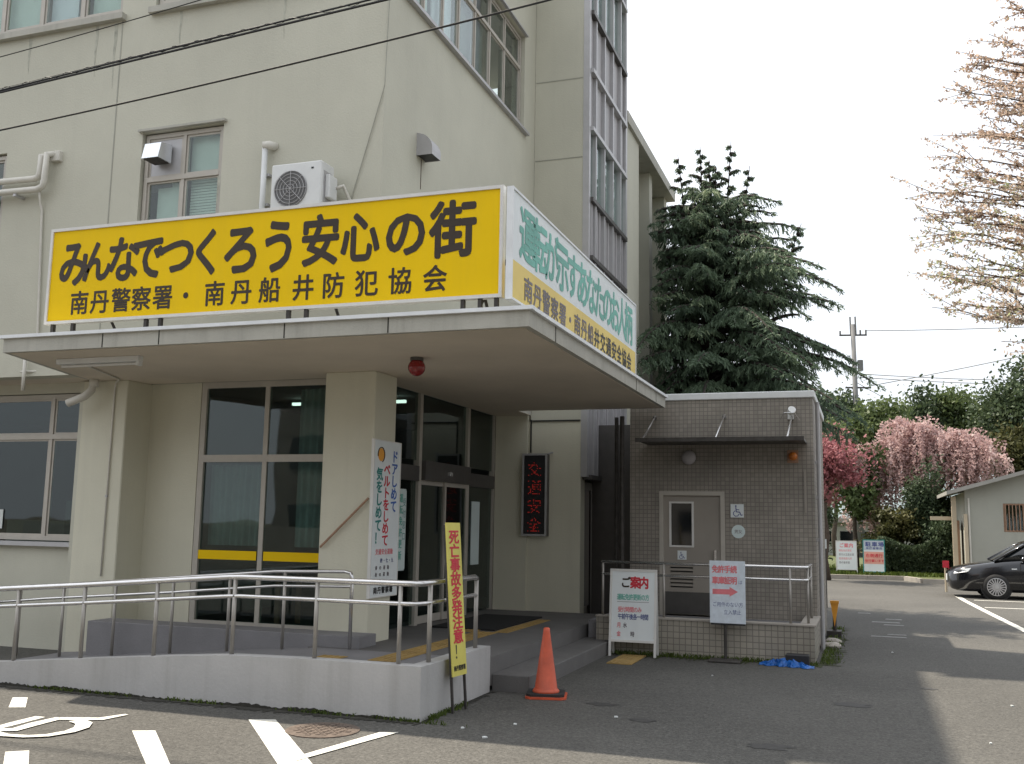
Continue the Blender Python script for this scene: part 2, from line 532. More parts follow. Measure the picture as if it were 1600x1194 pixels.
def hexa(bm, P):
    v = [bm.verts.new(p) for p in P]
    for f in ((0, 3, 2, 1), (4, 5, 6, 7), (0, 1, 5, 4), (1, 2, 6, 5), (2, 3, 7, 6), (3, 0, 4, 7)):
        bm.faces.new([v[i] for i in f])

def box(bm, x0, x1, y0, y1, z0, z1):
    x0, x1 = min(x0, x1), max(x0, x1)
    y0, y1 = min(y0, y1), max(y0, y1)
    z0, z1 = min(z0, z1), max(z0, z1)
    hexa(bm, [(x0, y0, z0), (x1, y0, z0), (x1, y1, z0), (x0, y1, z0), (x0, y0, z1), (x1, y0, z1), (x1, y1, z1), (x0, y1, z1)])
    return bm

def bx(name, material, parent, *a, bevel=0.0):
    return obj(name, box(B(), *a), material, parent, bevel=bevel)

def prism(bm, pts, z0, z1):
    lo = [bm.verts.new((p[0], p[1], z0)) for p in pts]
    hi = [bm.verts.new((p[0], p[1], z1)) for p in pts]
    n = len(pts)
    bm.faces.new(lo[::-1])
    bm.faces.new(hi)
    for i in range(n):
        bm.faces.new((lo[i], lo[(i + 1) % n], hi[(i + 1) % n], hi[i]))
    return bm

def tube(bm, pts, r, seg=8, cap=True):
    """sweep a circle (radius r or list of radii) along pts"""
    pts = [Vector(p) for p in pts]
    rr = r if isinstance(r, (list, tuple)) else [r] * len(pts)
    rings = []
    prev = None
    for i, p in enumerate(pts):
        if i == 0: t = pts[1] - pts[0]
        elif i == len(pts) - 1: t = pts[-1] - pts[-2]
        else: t = (pts[i + 1] - p).normalized() + (p - pts[i - 1]).normalized()
        t.normalize()
        a = prev if prev is not None else (Vector((0, 0, 1)) if abs(t.z) < 0.9 else Vector((1, 0, 0)))
        a = (a - t * a.dot(t))
        if a.length < 1e-5: a = t.orthogonal()
        a.normalize()
        prev = a
        b = t.cross(a)
        rings.append([bm.verts.new(p + (a * math.cos(2 * math.pi * k / seg) + b * math.sin(2 * math.pi * k / seg)) * rr[i]) for k in range(seg)])
    for i in range(len(rings) - 1):
        for k in range(seg):
            bm.faces.new((rings[i][k], rings[i][(k + 1) % seg], rings[i + 1][(k + 1) % seg], rings[i + 1][k]))
    if cap:
        bm.faces.new(rings[0][::-1])
        bm.faces.new(rings[-1])
    return bm

def lathe(bm, c, prof, seg=24, axis=Vector((0, 0, 1))):
    axis = Vector(axis).normalized()
    a = axis.orthogonal().normalized()
    b = axis.cross(a)
    c = Vector(c)
    rings = []
    for (r, h) in prof:
        rings.append([bm.verts.new(c + axis * h + (a * math.cos(2 * math.pi * k / seg) + b * math.sin(2 * math.pi * k / seg)) * max(r, 1e-4)) for k in range(seg)])
    for i in range(len(rings) - 1):
        for k in range(seg):
            bm.faces.new((rings[i][k], rings[i][(k + 1) % seg], rings[i + 1][(k + 1) % seg], rings[i + 1][k]))
    bm.faces.new(rings[0][::-1])
    bm.faces.new(rings[-1])
    return bm

class Plane:
    """local frame on a wall: u along the wall, z up, d outwards"""
    def __init__(s, o, u, n):
        s.o, s.u, s.n = Vector(o), Vector(u), Vector(n)
    def p(s, u, z, d=0.0):
        return s.o + s.u * u + s.n * d + Vector((0, 0, z))
    def box(s, bm, u0, u1, z0, z1, d0, d1):
        P = [s.p(u0, z0, d0), s.p(u1, z0, d0), s.p(u1, z0, d1), s.p(u0, z0, d1), s.p(u0, z1, d0), s.p(u1, z1, d0), s.p(u1, z1, d1), s.p(u0, z1, d1)]
        v = [bm.verts.new(q) for q in P]
        fs = [bm.faces.new([v[i] for i in f]) for f in ((0, 3, 2, 1), (4, 5, 6, 7), (0, 1, 5, 4), (1, 2, 6, 5), (2, 3, 7, 6), (3, 0, 4, 7))]
        bmesh.ops.recalc_face_normals(bm, faces=fs)
        return bm

def FY(Y):   # wall facing the viewer, u is world x
    return Plane((0, Y, 0), (1, 0, 0), (0, -1, 0))

def FX(X):   # wall facing +x, u is world y
    return Plane((X, 0, 0), (0, 1, 0), (1, 0, 0))

def wall(name, pl, u0, u1, z0, z1, t, holes, material, parent):
    us = sorted(set([u0, u1] + [h[0] for h in holes] + [h[1] for h in holes]))
    zs = sorted(set([z0, z1] + [h[2] for h in holes] + [h[3] for h in holes]))
    us = [u for u in us if u0 <= u <= u1]
    zs = [z for z in zs if z0 <= z <= z1]
    bm = B()
    for i in range(len(us) - 1):
        j = 0
        while j < len(zs) - 1:
            um, zm = (us[i] + us[i + 1]) / 2, (zs[j] + zs[j + 1]) / 2
            if any(h[0] < um < h[1] and h[2] < zm < h[3] for h in holes):
                j += 1
                continue
            k = j
            while k + 1 < len(zs) - 1 and not any(h[0] < um < h[1] and h[2] < (zs[k + 1] + zs[k + 2]) / 2 < h[3] for h in holes):
                k += 1
            pl.box(bm, us[i], us[i + 1], zs[j], zs[k + 1], -t, 0)
            j = k + 1
    bmesh.ops.remove_doubles(bm, verts=bm.verts, dist=1e-5)
    return obj(name, bm, material, parent)

def window(pl, parent, u0, u1, z0, z1, us=(), zs=(), fw=0.045, depth=0.06, rec=0.07, material=None, glass=None, sashes=True, name='window'):
    """outer frame = the window object; each pane, and the sash round it, a child"""
    material = material or M['alu']
    glass = glass or M['glass']
    bm = B()
    d0, d1 = -rec - depth, -rec
    pl.box(bm, u0, u1, z0, z0 + fw, d0, d1)
    pl.box(bm, u0, u1, z1 - fw, z1, d0, d1)
    pl.box(bm, u0, u0 + fw, z0 + fw, z1 - fw, d0, d1)
    pl.box(bm, u1 - fw, u1, z0 + fw, z1 - fw, d0, d1)
    U = [u0 + fw / 2] + list(us) + [u1 - fw / 2]
    Z = [z0 + fw / 2] + list(zs) + [z1 - fw / 2]
    for z in zs:
        pl.box(bm, u0 + fw, u1 - fw, z - fw * 0.6, z + fw * 0.6, d0, d1 + 0.004)
    for u in us:
        zz = [z0 + fw] + [q for z in zs for q in (z - fw * 0.6, z + fw * 0.6)] + [z1 - fw]
        for k in range(0, len(zz), 2):
            pl.box(bm, u - fw * 0.42, u + fw * 0.42, zz[k], zz[k + 1], d0, d1 - 0.004)
    w = obj(name, bm, material, parent)
    for i in range(len(U) - 1):
        for j in range(len(Z) - 1):
            a, b_, c, d = U[i] + fw / 2, U[i + 1] - fw / 2, Z[j] + fw / 2, Z[j + 1] - fw / 2
            g = B()
            pl.box(g, a - 0.01, b_ + 0.01, c - 0.01, d + 0.01, d0 + 0.02 + 0.012 * (i % 2), d0 + 0.026 + 0.012 * (i % 2))
            obj('pane', g, glass, w)
            if sashes:
                s = B()
                e0, e1 = d0 + 0.012, d0 + 0.040
                t = 0.028
                pl.box(s, a, b_, c, c + t, e0, e1)
                pl.box(s, a, b_, d - t, d, e0, e1)
                pl.box(s, a, a + t, c + t, d - t, e0, e1)
                pl.box(s, b_ - t, b_, c + t, d - t, e0, e1)
                obj('sash', s, material, w)
    return w

def text_mesh(s, off):
    c = bpy.data.curves.new('lettering', 'FONT')
    c.body = s
    c.size = 1.0
    c.offset = off
    c.resolution_u = 3
    c.extrude = 0.0
    o = bpy.data.objects.new('lettering', c)
    COL.objects.link(o)
    dg = bpy.context.evaluated_depsgraph_get()
    me = bpy.data.meshes.new_from_object(o.evaluated_get(dg))
    bpy.data.objects.remove(o)
    bpy.data.curves.remove(c)
    me.name = 'lettering'
    me.materials.clear()
    return me

_glyphs = {}
def glyph(ch, off):
    k = (ch, off)
    if k not in _glyphs:
        me = text_mesh(ch, off)
        n = len(me.vertices)
        co = np.zeros(n * 3)
        me.vertices.foreach_get('co', co)
        co = co.reshape(-1, 3)
        fs = [tuple(p.vertices) for p in me.polygons]
        _glyphs[k] = (co, fs)
        bpy.data.meshes.remove(me)
    return _glyphs[k]

def letters(parent, chars, material, origin, u, v, off=0.02, name='lettering', thick=0.0015):
    """chars = [(char, cu, cv, w, h)] centres and sizes in the board's own plane; one part per line of writing"""
    origin, u, v = Vector(origin), Vector(u).normalized(), Vector(v).normalized()
    n = u.cross(v).normalized()
    V, Fc = [], []
    for (ch, cu, cv, w, h) in chars:
        if ch == ' ': continue
        co, fs = glyph(ch, 0.0)
        if len(co) == 0: continue
        shifts = [(0.0, 0.0)]
        if off > 0.012:
            for k in range(8):
                shifts.append((off * math.cos(k * math.pi / 4), off * math.sin(k * math.pi / 4)))
        for si, (dx, dy) in enumerate(shifts):
            b0 = len(V)
            for c in co:
                lx, ly = (c[0] + dx - 0.5) * w, (c[1] + dy - 0.38) * h
                V.append(origin + u * (cu + lx) + v * (cv + ly) + n * (thick + 0.00025 * si))
            Fc += [tuple(b0 + i for i in f) for f in fs]
    me = bpy.data.meshes.new(name)
    me.from_pydata([tuple(q) for q in V], [], Fc)
    return link(name, me, material, parent)

def row(s, cu0, cv, pitch, w, h):
    return [(ch, cu0 + i * pitch, cv, w, h) for i, ch in enumerate(s)]

def column(s, cu, cv0, pitch, w, h):
    out = []
    for i, ch in enumerate(s):
        out.append((ch, cu, cv0 - i * pitch, w, h))
    return out

def ribbon(bm, pts, w, z, closed=False):
    """flat painted stroke on the ground"""
    P = [Vector((p[0], p[1])) for p in pts]
    L, Rr = [], []
    for i, p in enumerate(P):
        a = P[max(i - 1, 0)]
        b = P[min(i + 1, len(P) - 1)]
        t = (b - a).normalized()
        n = Vector((-t.y, t.x)) * (w[i] if isinstance(w, (list, tuple)) else w) / 2
        L.append(bm.verts.new((p.x + n.x, p.y + n.y, z)))
        Rr.append(bm.verts.new((p.x - n.x, p.y - n.y, z)))
    for i in range(len(P) - 1):
        bm.faces.new((Rr[i], Rr[i + 1], L[i + 1], L[i]))
    return bm

def sheet(bm, pts, z):
    bm.faces.new([bm.verts.new((p[0], p[1], z)) for p in pts])
    return bm

def quads_mesh(name, C, U, V, tint, material, parent=None):
    """many small leaf quads: centre C, half vectors U and V (N,3)"""
    n = len(C)
    co = np.empty((n, 4, 3), dtype=np.float32)
    co[:, 0] = C - U - V
    co[:, 1] = C + U - V
    co[:, 2] = C + U * 0.75 + V
    co[:, 3] = C - U * 0.75 + V
    me = bpy.data.meshes.new(name)
    me.vertices.add(n * 4)
    me.vertices.foreach_set('co', co.ravel())
    me.loops.add(n * 4)
    me.loops.foreach_set('vertex_index', np.arange(n * 4, dtype=np.int32))
    me.polygons.add(n)
    me.polygons.foreach_set('loop_start', np.arange(0, n * 4, 4, dtype=np.int32))
    me.update()
    at = me.attributes.new('tint', 'FLOAT', 'FACE')
    at.data.foreach_set('value', np.clip(tint, 0, 1).astype(np.float32))
    me.validate()
    return link(name, me, material, parent)

def leaves(name, C, size, aspect, tint, material, parent=None, droop=0.0):
    n = len(C)
    a = nrg.normal(size=(n, 3))
    a /= np.linalg.norm(a, axis=1)[:, None]
    b = nrg.normal(size=(n, 3))
    b[:, 2] -= droop
    b -= a * np.sum(a * b, axis=1)[:, None]
    b /= np.linalg.norm(b, axis=1)[:, None]
    s = (size * nrg.uniform(0.6, 1.3, n))[:, None]
    return quads_mesh(name, C, a * s * aspect * 0.5, b * s * 0.5, tint, material, parent)

# ------------------------------------------------------------------ the ground
def structure(name, bm, material):
    o = obj(name, bm, material)
    o['kind'] = 'structure'
    return o

structure('ground', sheet(B(), [(-400, -300), (400, -300), (400, 600), (-400, 600)], -0.02), M['ground'])
structure('asphalt_lot', sheet(B(), [(-40, -30), (40, -30), (40, 35.2), (2.35, 35.0), (1.75, 34.9), (1.2, 36.4), (-1.2, 36.0), (-12, 36.0), (-40, 36.0)], 0.0), M['asphalt'])

def marks():
    bm = B()
    sheet(bm, [(-4.99, 7.61), (-4.78, 7.70), (-3.56, 6.30), (-3.77, 6.19)], 0.004)
    sheet(bm, [(-3.84, 6.47), (-3.60, 7.64), (-3.74, 7.58), (-3.90, 6.62)][::-1], 0.008)
    structure('parking_marking', bm, M['paint'])
    structure('parking_marking', sheet(B(), [(-5.56, 6.85), (-4.60, 5.86), (-4.45, 5.92), (-5.40, 6.93)], 0.004), M['paint'])
    structure('parking_marking', sheet(B(), [(-5.88, 5.90), (-5.20, 5.20), (-5.05, 5.27), (-5.76, 6.0)], 0.004), M['paint'])
    bm = B()
    sheet(bm, [(-7.19, 7.21), (-7.06, 7.27), (-7.42, 7.66), (-7.54, 7.60)], 0.004)
    ribbon(bm, [(-6.95, 6.05), (-6.59, 6.50), (-6.61, 6.72), (-6.63, 7.0)], [0.10, 0.11, 0.11, 0.10], 0.004)
    ribbon(bm, [(-6.62, 6.37), (-6.40, 6.50), (-6.43, 6.74), (-6.43, 6.98), (-6.22, 7.06), (-6.10, 7.12), (-6.04, 7.36)],
           [0.1, 0.12, 0.12, 0.12, 0.11, 0.11, 0.05], 0.008)
    ribbon(bm, [(-6.22, 6.97), (-6.08, 6.90), (-5.98, 6.76), (-5.95, 6.60), (-6.00, 6.42), (-6.12, 6.33), (-6.30, 6.30), (-6.45, 6.35), (-6.6, 6.3)],
           [0.13, 0.13, 0.12, 0.10, 0.09, 0.08, 0.08, 0.08, 0.08], 0.012)
    structure('wheelchair_marking', bm, M['paint'])
    bm = B()
    ribbon(bm, [(2.19, 28.6), (2.22, 27.0), (2.36, 23.5), (2.53, 19.69), (2.62, 17.5)], 0.13, 0.004)
    for y in (27.3, 24.9):
        sheet(bm, [(2.45, y), (7.5, y), (7.5, y + 0.12), (2.45, y + 0.12)], 0.004)
    structure('parking_marking', bm, M['paint'])
    bm = B()
    for (x, y, w, d) in ((0.05, 19.9, 0.5, .16), (0.25, 19.4, 0.35, .14), (0.3, 20.6, .3, .16), (0.02, 17.3, 0.55, .12), (0.28, 17.7, 0.3, .1), (-0.2, 21.8, .25, .15)):
        sheet(bm, [(x, y), (x + w, y), (x + w * 0.96, y + d), (x + w * .05, y + d)], 0.004)
    structure('worn_marking', bm, M['paint_worn'])
marks()

# far verge with its kerb
vb = B()
pts = [(-12, 36.15), (-1.2, 36.15), (1.25, 36.55), (1.72, 35.05), (2.4, 35.15), (12, 35.3), (40, 36), (40, 90), (-40, 90), (-40, 36.15)]
prism(vb, pts, -0.01, 0.11)
structure('verge', vb, M['turf'])
kerb = thing('kerb', 'pale concrete kerb along the far green verge', 'kerb', (0, 36, 0))
def kerbline(a, b, n):
    a, b = Vector(a), Vector(b)
    t = (b - a).normalized()
    nn = Vector((t.y, -t.x))
    for i in range(n):
        p, q = a.lerp(b, i / n), a.lerp(b, (i + 0.985) / n)
        bm = B()
        prism(bm, [p + nn * 0.08, q + nn * 0.08, q - nn * 0.07, p - nn * 0.07], 0.0, 0.14)
        obj('kerb_stone', bm, M['kerb'], kerb)
kerbline((-7.2, 36.05), (-1.2, 36.05), 10)
kerbline((-1.2, 36.05), (1.20, 36.42), 4)
kerbline((1.20, 36.42), (1.68, 34.95), 2)
kerbline((1.68, 34.95), (9.0, 35.2), 10)

# ------------------------------------------------------------------ police station building
ST = thing('police_station', 'three storey cream concrete police station with front canopy and glazed stair tower', 'building', (-7, 12, 0))
YW, XC = 9.76, -5.03
ZT = 11.0
PF, PS = FY(YW), FX(XC)
# upper front wall
fw_holes = [(-8.36, -7.17, 5.0, 6.42), (-14.2, -8.82, 8.08, 9.62), (-8.30, -5.9, 8.10, 9.62), (-13.2, -10.53, 5.05, 6.40)]
wall('front_wall', PF, -16.0, XC, 3.405, ZT, 0.22, fw_holes, M['facade'], ST)
sd_holes = [(10.2, 14.68, 7.98, 9.58)]
wall('side_wall', PS, YW + 0.22, 15.25, 3.56, ZT, 0.22, sd_holes, M['facade'], ST)
bx('roof', M['fascia'], ST, -16.05, -4.98, 9.7, 18.0, ZT, ZT + 0.12)
bx('soffit', M['soffit'], ST, -16.0, -9.25, 9.98, 10.9, 3.41, 3.50)
# construction joints (slim sunk lines rendered as proud dark sealant beads)
for X in (-8.80, ):
    bx('joint', mat('sealant', (0.33, 0.33, 0.28), 0.8), ST, X - 0.008, X + 0.008, YW - 0.004, YW + 0.01, 3.6, 8.07)
# stair tower: wall facing the viewer plus glazed side
TW = thing('stair_tower', 'tall stair tower with grey metal and glass side wall rising behind the canopy', 'building', (-4.6, 16.5, 0))
bx('tower_wall', M['facade'], TW, XC + 0.003, -4.19, 15.25, 15.47, 3.3, 13.2)
seal = bpy.data.materials['sealant']
for z in (7.65, 9.02, 5.2):
    bx('joint', seal, TW, XC + 0.02, -4.2, 15.244, 15.26, z - 0.008, z + 0.008)
bx('corner_trim', M['alu_grey'], TW, -4.188, -4.085, 15.24, 15.34, 2.42, 13.2)
bx('corner_trim', M['alu_grey'], TW, -4.19, -4.07, 17.86, 17.98, 2.42, 13.2)
bx('tower_roof', M['fascia'], TW, -5.8, -4.05, 15.2, 18.0, 13.2, 13.3)
bx('tower_back_wall', M['facade'], TW, -5.8, -4.2, 17.8, 17.98, 0.0, 13.2)
bx('tower_inner_wall', M['room_light'], TW, -5.8, -5.6, 15.5, 17.8, 2.5, 13.2)
PT = FX(-4.12)
ys = [15.34, 15.62, 16.21, 16.82, 17.42, 17.86]
zrows = [(2.42, 5.97, 'p'), (5.97, 6.95, 'p'), (6.95, 8.16, 'g'), (8.16, 9.17, 'p'), (9.17, 10.2, 'p'), (10.2, 11.5, 'g'), (11.5, 13.2, 'p')]
for y in ys[1:-1]:
    bm = B()
    PT.box(bm, y - 0.03, y + 0.03, 2.44, 13.2, -0.05, 0.06)
    obj('mullion', bm, M['alu_grey'], TW)
for (z0, z1, k) in zrows:
    bm = B()
    PT.box(bm, 15.34, 17.86, z0 - 0.035, z0 + 0.035, -0.05, 0.085)
    obj('transom', bm, M['alu_dark'] if k == 'g' or z0 in (5.97, 2.42) else M['alu_grey'], TW)
    for i in range(len(ys) - 1):
        bm = B()
        PT.box(bm, ys[i] + 0.03, ys[i + 1] - 0.03, z0 + 0.035, z1 - 0.035, -0.03, 0.0)
        if k == 'p':
            obj('metal_panel', bm, M['panel'], TW)
            if z0 < 6:   # folded ribs of the cladding
                bm = B()
                n = 3
                for q in range(1, n):
                    y = ys[i] + 0.03 + (ys[i + 1] - ys[i] - 0.06) * q / n
                    PT.box(bm, y - 0.02, y + 0.02, z0 + 0.035, z1 - 0.035, 0.0, 0.025)
                obj('cladding_rib', bm, M['panel'], TW)
        else:
            obj('pane', bm, M['glass'], TW)
for z in (6.9, 10.15):
    bx('stair_landing', M['room_light'], TW, -5.6, -4.4, 15.5, 17.7, z - 0.25, z - 0.05)
for (z0, z1) in ((6.99, 8.12), (10.24, 11.46)):
    bx('curtain', M['curtain_pale'], TW, -4.22, -4.20, 15.36, 17.84, z0, z1)  # pale sheet added behind the panes to brighten the tower glass
# lower part under the cladding: recessed dark steel door
bx('recess_wall', M['beige_metal'], TW, -4.55, -4.42, 15.3, 17.9, 0, 2.38)
bx('service_door', M['alu_dark'], TW, -4.42, -4.38, 15.5, 16.5, 0.36, 2.25)
bx('service_door', M['alu_dark'], TW, -4.42, -4.38, 16.6, 17.5, 0.1, 2.25)
for z in (0.9, 1.7):
    bx('hinge', M['iron'], TW, -4.38, -4.35, 15.52, 15.56, z, z + 0.12)

# long rear wing with deep fins and overhanging roof
WG = thing('rear_wing', 'cream rear wing with deep concrete fins under an overhanging flat roof', 'building', (-6, 20, 0))
bx('wing_wall', M['facade'], WG, -9.0, -4.75, 18.0, 23.0, 0, 9.3)
bx('fin', M['facade'], WG, -4.75, -4.12, 18.0, 19.25, 0, 9.34)
for y in (20.95, 22.7):
    bx('fin', M['facade'], WG, -4.75, -4.25, y, y + 0.3, 0, 9.34)
bx('roof', M['fascia'], WG, -9.0, -4.06, 18.02, 23.1, 9.34, 9.56)
for (y0, y1) in ((19.45, 20.8), (21.4, 22.6)):
    for z0 in (1.1, 4.4, 7.4):
        window(FX(-4.75), WG, y0, y1, z0, z0 + 1.3, us=((y0 + y1) / 2,), rec=-0.05, glass=M['glass_dark'], sashes=False)

# windows of the front wall
def upper_windows():
    w = window(PF, ST, -8.34, -7.19, 4.9, 6.40, us=(-7.765,), zs=(5.82,), fw=0.05, rec=0.05)
    bx('window_hood', M['fascia'], ST, -8.40, -7.13, YW - 0.05, YW + 0.02, 6.425, 6.455)
    PF2 = FY(YW + 0.17)
    for (a, b_, c, d, mt) in ((-8.0, -7.8, 4.9, 5.80, 'curtain_pale'), (-7.74, -7.22, 5.85, 6.35, 'curtain_pale')):
        bm = B(); PF2.box(bm, a, b_, c, d, -0.01, 0)
        obj('blind', bm, M[mt], ST)
    bm = B()
    z = 5.0
    while z < 5.8:
        PF2.box(bm, -7.72, -7.24, z, z + 0.028, -0.01, 0.0)
        z += 0.036
    obj('blind_slats', bm, M['curtain_pale'], ST)
    bm = B(); PF2.box(bm, -8.22, -7.80, 4.9, 5.75, -0.03, -0.015)
    obj('blind', bm, M['curtain_pale'], ST)
    # third floor windows
    w = window(PF, ST, -14.2, -8.82, 8.10, 9.60, us=(-12.9, -12.2, -11.5, -10.85, -10.18, -9.5), zs=(), fw=0.06, rec=0.04)
    window(PF, ST, -8.28, -5.92, 8.12, 9.60, us=(-7.5, -6.7), zs=(), fw=0.06, rec=0.04)
    for (a, b_) in ((-14.3, -8.75), (-8.35, -5.85)):
        bx('window_sill', M['fascia'], ST, a, b_, YW - 0.08, YW + 0.03, 7.98, 8.06)
    PF3 = FY(YW + 0.17)
    for (a, b_, mt) in ((-10.15, -9.7, 'curtain_white'), (-9.45, -8.85, 'curtain_pale'), (-11.4, -10.3, 'curtain_pale'), (-8.25, -6.0, 'curtain_pale')):
        bm = B(); PF3.box(bm, a, b_, 8.15, 9.55, -0.02, 0)
        obj('curtain', bm, M[mt], ST)
    window(PF, ST, -13.2, -10.55, 5.05, 6.38, us=(-12.3, -11.4), zs=(), fw=0.05, rec=0.04)
    # side wall windows on the third floor
    yy = [10.9, 11.5, 12.05, 12.65, 13.25, 13.9, 14.25]
    window(PS, ST, 10.22, 14.66, 7.98, 9.56, us=yy[:-1], zs=(9.02,), fw=0.045, rec=0.06)
    bx('window_sill', M['alu_grey'], ST, XC - 0.02, XC + 0.07, 10.1, 14.78, 7.91, 7.955)
    bx('window_hood', M['alu_grey'], ST, XC - 0.01, XC + 0.05, 10.15, 14.72, 9.585, 9.61)
    bx('curtain', M['curtain_white'], ST, XC - 0.19, XC - 0.17, 11.35, 12.0, 8.0, 9.55)
    bx('curtain', M['curtain_grey'], ST, XC - 0.19, XC - 0.17, 12.05, 13.2, 8.0, 9.0)
    bx('curtain', M['curtain_pale'], ST, XC - 0.19, XC - 0.17, 10.3, 11.2, 8.2, 9.55)
upper_windows()
# floors and inner partitions that give the rooms depth
for z in (3.56, 7.1, 10.3):
    bx('floor_slab', M['room_light'], ST, -15.9, XC - 0.25, YW + 0.23, 17.9, z, z + 0.15)
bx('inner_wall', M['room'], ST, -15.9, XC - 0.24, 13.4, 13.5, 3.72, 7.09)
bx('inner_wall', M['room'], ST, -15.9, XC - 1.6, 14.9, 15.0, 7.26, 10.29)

# ground floor: left window, pillars, glazed bay, entrance
bx('lower_wall', M['facade'], ST, -16.0, -9.50, 10.42, 10.6, 0.0, 1.30)
bx('lintel', M['facade'], ST, -16.0, -9.50, 10.42, 10.6, 3.28, 3.41)
bx('window_sill', M['alu_grey'], ST, -16.0, -9.50, 10.33, 10.44, 1.29, 1.345)
window(FY(10.44), ST, -15.9, -9.50, 1.36, 3.27, us=(-14.5, -13.4, -12.4, -11.25, -10.11), zs=(2.71,), fw=0.055, rec=0.03, glass=M['glass_dark'])
bx('side_return', M['facade'], ST, -9.50, -9.42, 10.28, 10.9, 0.0, 3.40)
def pillar(x0, x1, y0, y1, z0, z1):
    bx('pillar', M['pillar'], ST, x0, x1, y0, y1, z0, z1, bevel=0.012)
pillar(-9.44, -8.745, 10.26, 10.80, 0.0, 3.40)
pillar(-5.915, -5.26, 10.26, 10.82, 0.30, 3.40)
bx('bay_wall', M['pillar'], ST, -8.745, -7.98, 10.73, 10.9, 0.0, 3.40)
GY = FY(10.73)
window(GY, ST, -7.97, -5.92, 0.36, 3.40, us=(-7.0,), zs=(2.43,), fw=0.075, rec=0.0, glass=M['glass_dark'], sashes=False)
bx('yellow_stripe', M['yellow'], ST, -7.90, -7.05, 10.735, 10.739, 1.18, 1.29)
bx('yellow_stripe', M['yellow'], ST, -6.95, -6.0, 10.735, 10.739, 1.18, 1.29)
bx('bay_sill', M['slab'], ST, -7.98, -5.92, 10.72, 10.95, 0.2, 0.36)
# entrance: glazed wall facing right, behind the middle pillar
GE = FX(-5.65)
XE = -5.65
for (y0, y1) in ((10.83, 10.93), (12.28, 12.37), (14.02, 14.11), (15.17, 15.249)):
    bx('door_post', M['alu'], ST, XE - 0.04, XE + 0.04, y0, y1, 0.33, 3.40)
bx('door_header', M['alu_dark'], ST, XE - 0.06, XE + 0.10, 12.37, 14.02, 2.24, 2.50)
bx('door_header', M['alu_dark'], ST, XE - 0.05, XE + 0.05, 14.11, 15.17, 2.22, 2.42)
bx('door_header', M['alu_dark'], ST, XE - 0.05, XE + 0.05, 10.93, 12.28, 2.22, 2.42)
bx('sensor', M['shiny_metal'], ST, XE + 0.10, XE + 0.13, 13.15, 13.25, 2.33, 2.38)
for (y0, y1) in ((10.93, 12.28), (12.37, 14.02), (14.11, 15.17)):
    bx('pane', M['glass_dark'], ST, XE - 0.006, XE, y0, y1, 2.5, 3.40)
    if y0 != 12.37:
        bx('pane', M['glass_dark'], ST, XE - 0.006, XE, y0, y1, 0.35, 2.22)
for (y0, y1, dx) in ((12.37, 13.22, 0.0), (13.17, 14.02, 0.03)):
    f = B()
    p2 = FX(XE + dx)
    p2.box(f, y0, y1, 2.18, 2.24, -0.02, 0.02); p2.box(f, y0, y1, 0.34, 0.44, -0.02, 0.02)
    p2.box(f, y0, y0 + 0.05, 0.44, 2.18, -0.02, 0.02); p2.box(f, y1 - 0.05, y1, 0.44, 2.18, -0.02, 0.02)
    d = obj('sliding_door', f, M['alu'], ST)
    g = B(); p2.box(g, y0 + 0.05, y1 - 0.05, 0.44, 2.18, -0.003, 0.003)
    obj('pane', g, M['glass_dark'], d)
# notices seen in the glass
bx('notice', M['sign_pale'], ST, XE + 0.005, XE + 0.02, 11.70, 11.95, 1.06, 2.1)
bx('notice', M['sign_pale'], ST, XE + 0.005, XE + 0.02, 14.3, 14.62, 1.05, 2.0)
# end wall of the porch
bx('end_wall', M['pillar'], ST, -5.60, -5.06, 15.20, 15.4, 0.33, 3.40)
bx('end_wall', M['pillar'], ST, -5.06, -4.19, 15.25, 15.42, 0.0, 3.30)
bx('end_wall', M['pillar'], ST, -4.42, -4.19, 15.42, 15.5, 0.0, 2.42)
bx('cable_conduit', M['cable'], ST, -5.02, -5.0, 15.22, 15.24, 2.8, 3.33)
bx('cable_conduit', M['cable'], ST, -5.0, -4.2, 15.225, 15.247, 3.30, 3.32)
# interior of the ground floor
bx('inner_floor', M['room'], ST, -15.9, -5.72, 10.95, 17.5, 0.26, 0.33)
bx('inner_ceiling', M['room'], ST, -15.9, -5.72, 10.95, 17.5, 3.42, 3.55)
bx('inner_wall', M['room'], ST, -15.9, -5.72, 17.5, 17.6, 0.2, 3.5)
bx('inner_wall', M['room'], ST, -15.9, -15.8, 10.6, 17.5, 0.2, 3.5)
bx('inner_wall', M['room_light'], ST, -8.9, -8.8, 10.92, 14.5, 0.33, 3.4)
def wavy(name, x0, x1, y, z0, z1, material, parent, folds=14, amp=0.03):
    bm = B()
    n = folds * 6
    lo, hi = [], []
    for i in range(n + 1):
        x = x0 + (x1 - x0) * i / n
        yy = y + amp * math.sin(i / 6 * 2 * math.pi) + amp * 0.4 * math.sin(i * 0.7)
        lo.append(bm.verts.new((x, yy, z0)))
        hi.append(bm.verts.new((x, yy, z1)))
    for i in range(n):
        bm.faces.new((lo[i], lo[i + 1], hi[i + 1], hi[i]))
    return obj(name, bm, material, parent, smooth=True)
wavy('curtain', -7.88, -7.05, 10.90, 1.35, 2.36, M['curtain_green'], ST, 9)
wavy('curtain', -6.62, -6.0, 10.90, 1.35, 3.3, M['curtain_green'], ST, 6)
bx('desk', M['room_light'], ST, -7.2, -6.0, 11.3, 11.9, 1.02, 1.06)
bx('desk', M['room_light'], ST, -7.9, -7.3, 11.8, 12.4, 1.02, 1.06)
for (x, y) in ((-7.1, 11.35), (-6.1, 11.35), (-7.1, 11.85), (-6.1, 11.85)):
    bx('desk_leg', M['wood'], ST, x - 0.03, x + 0.03, y - 0.02, y + 0.02, 0.33, 1.02)
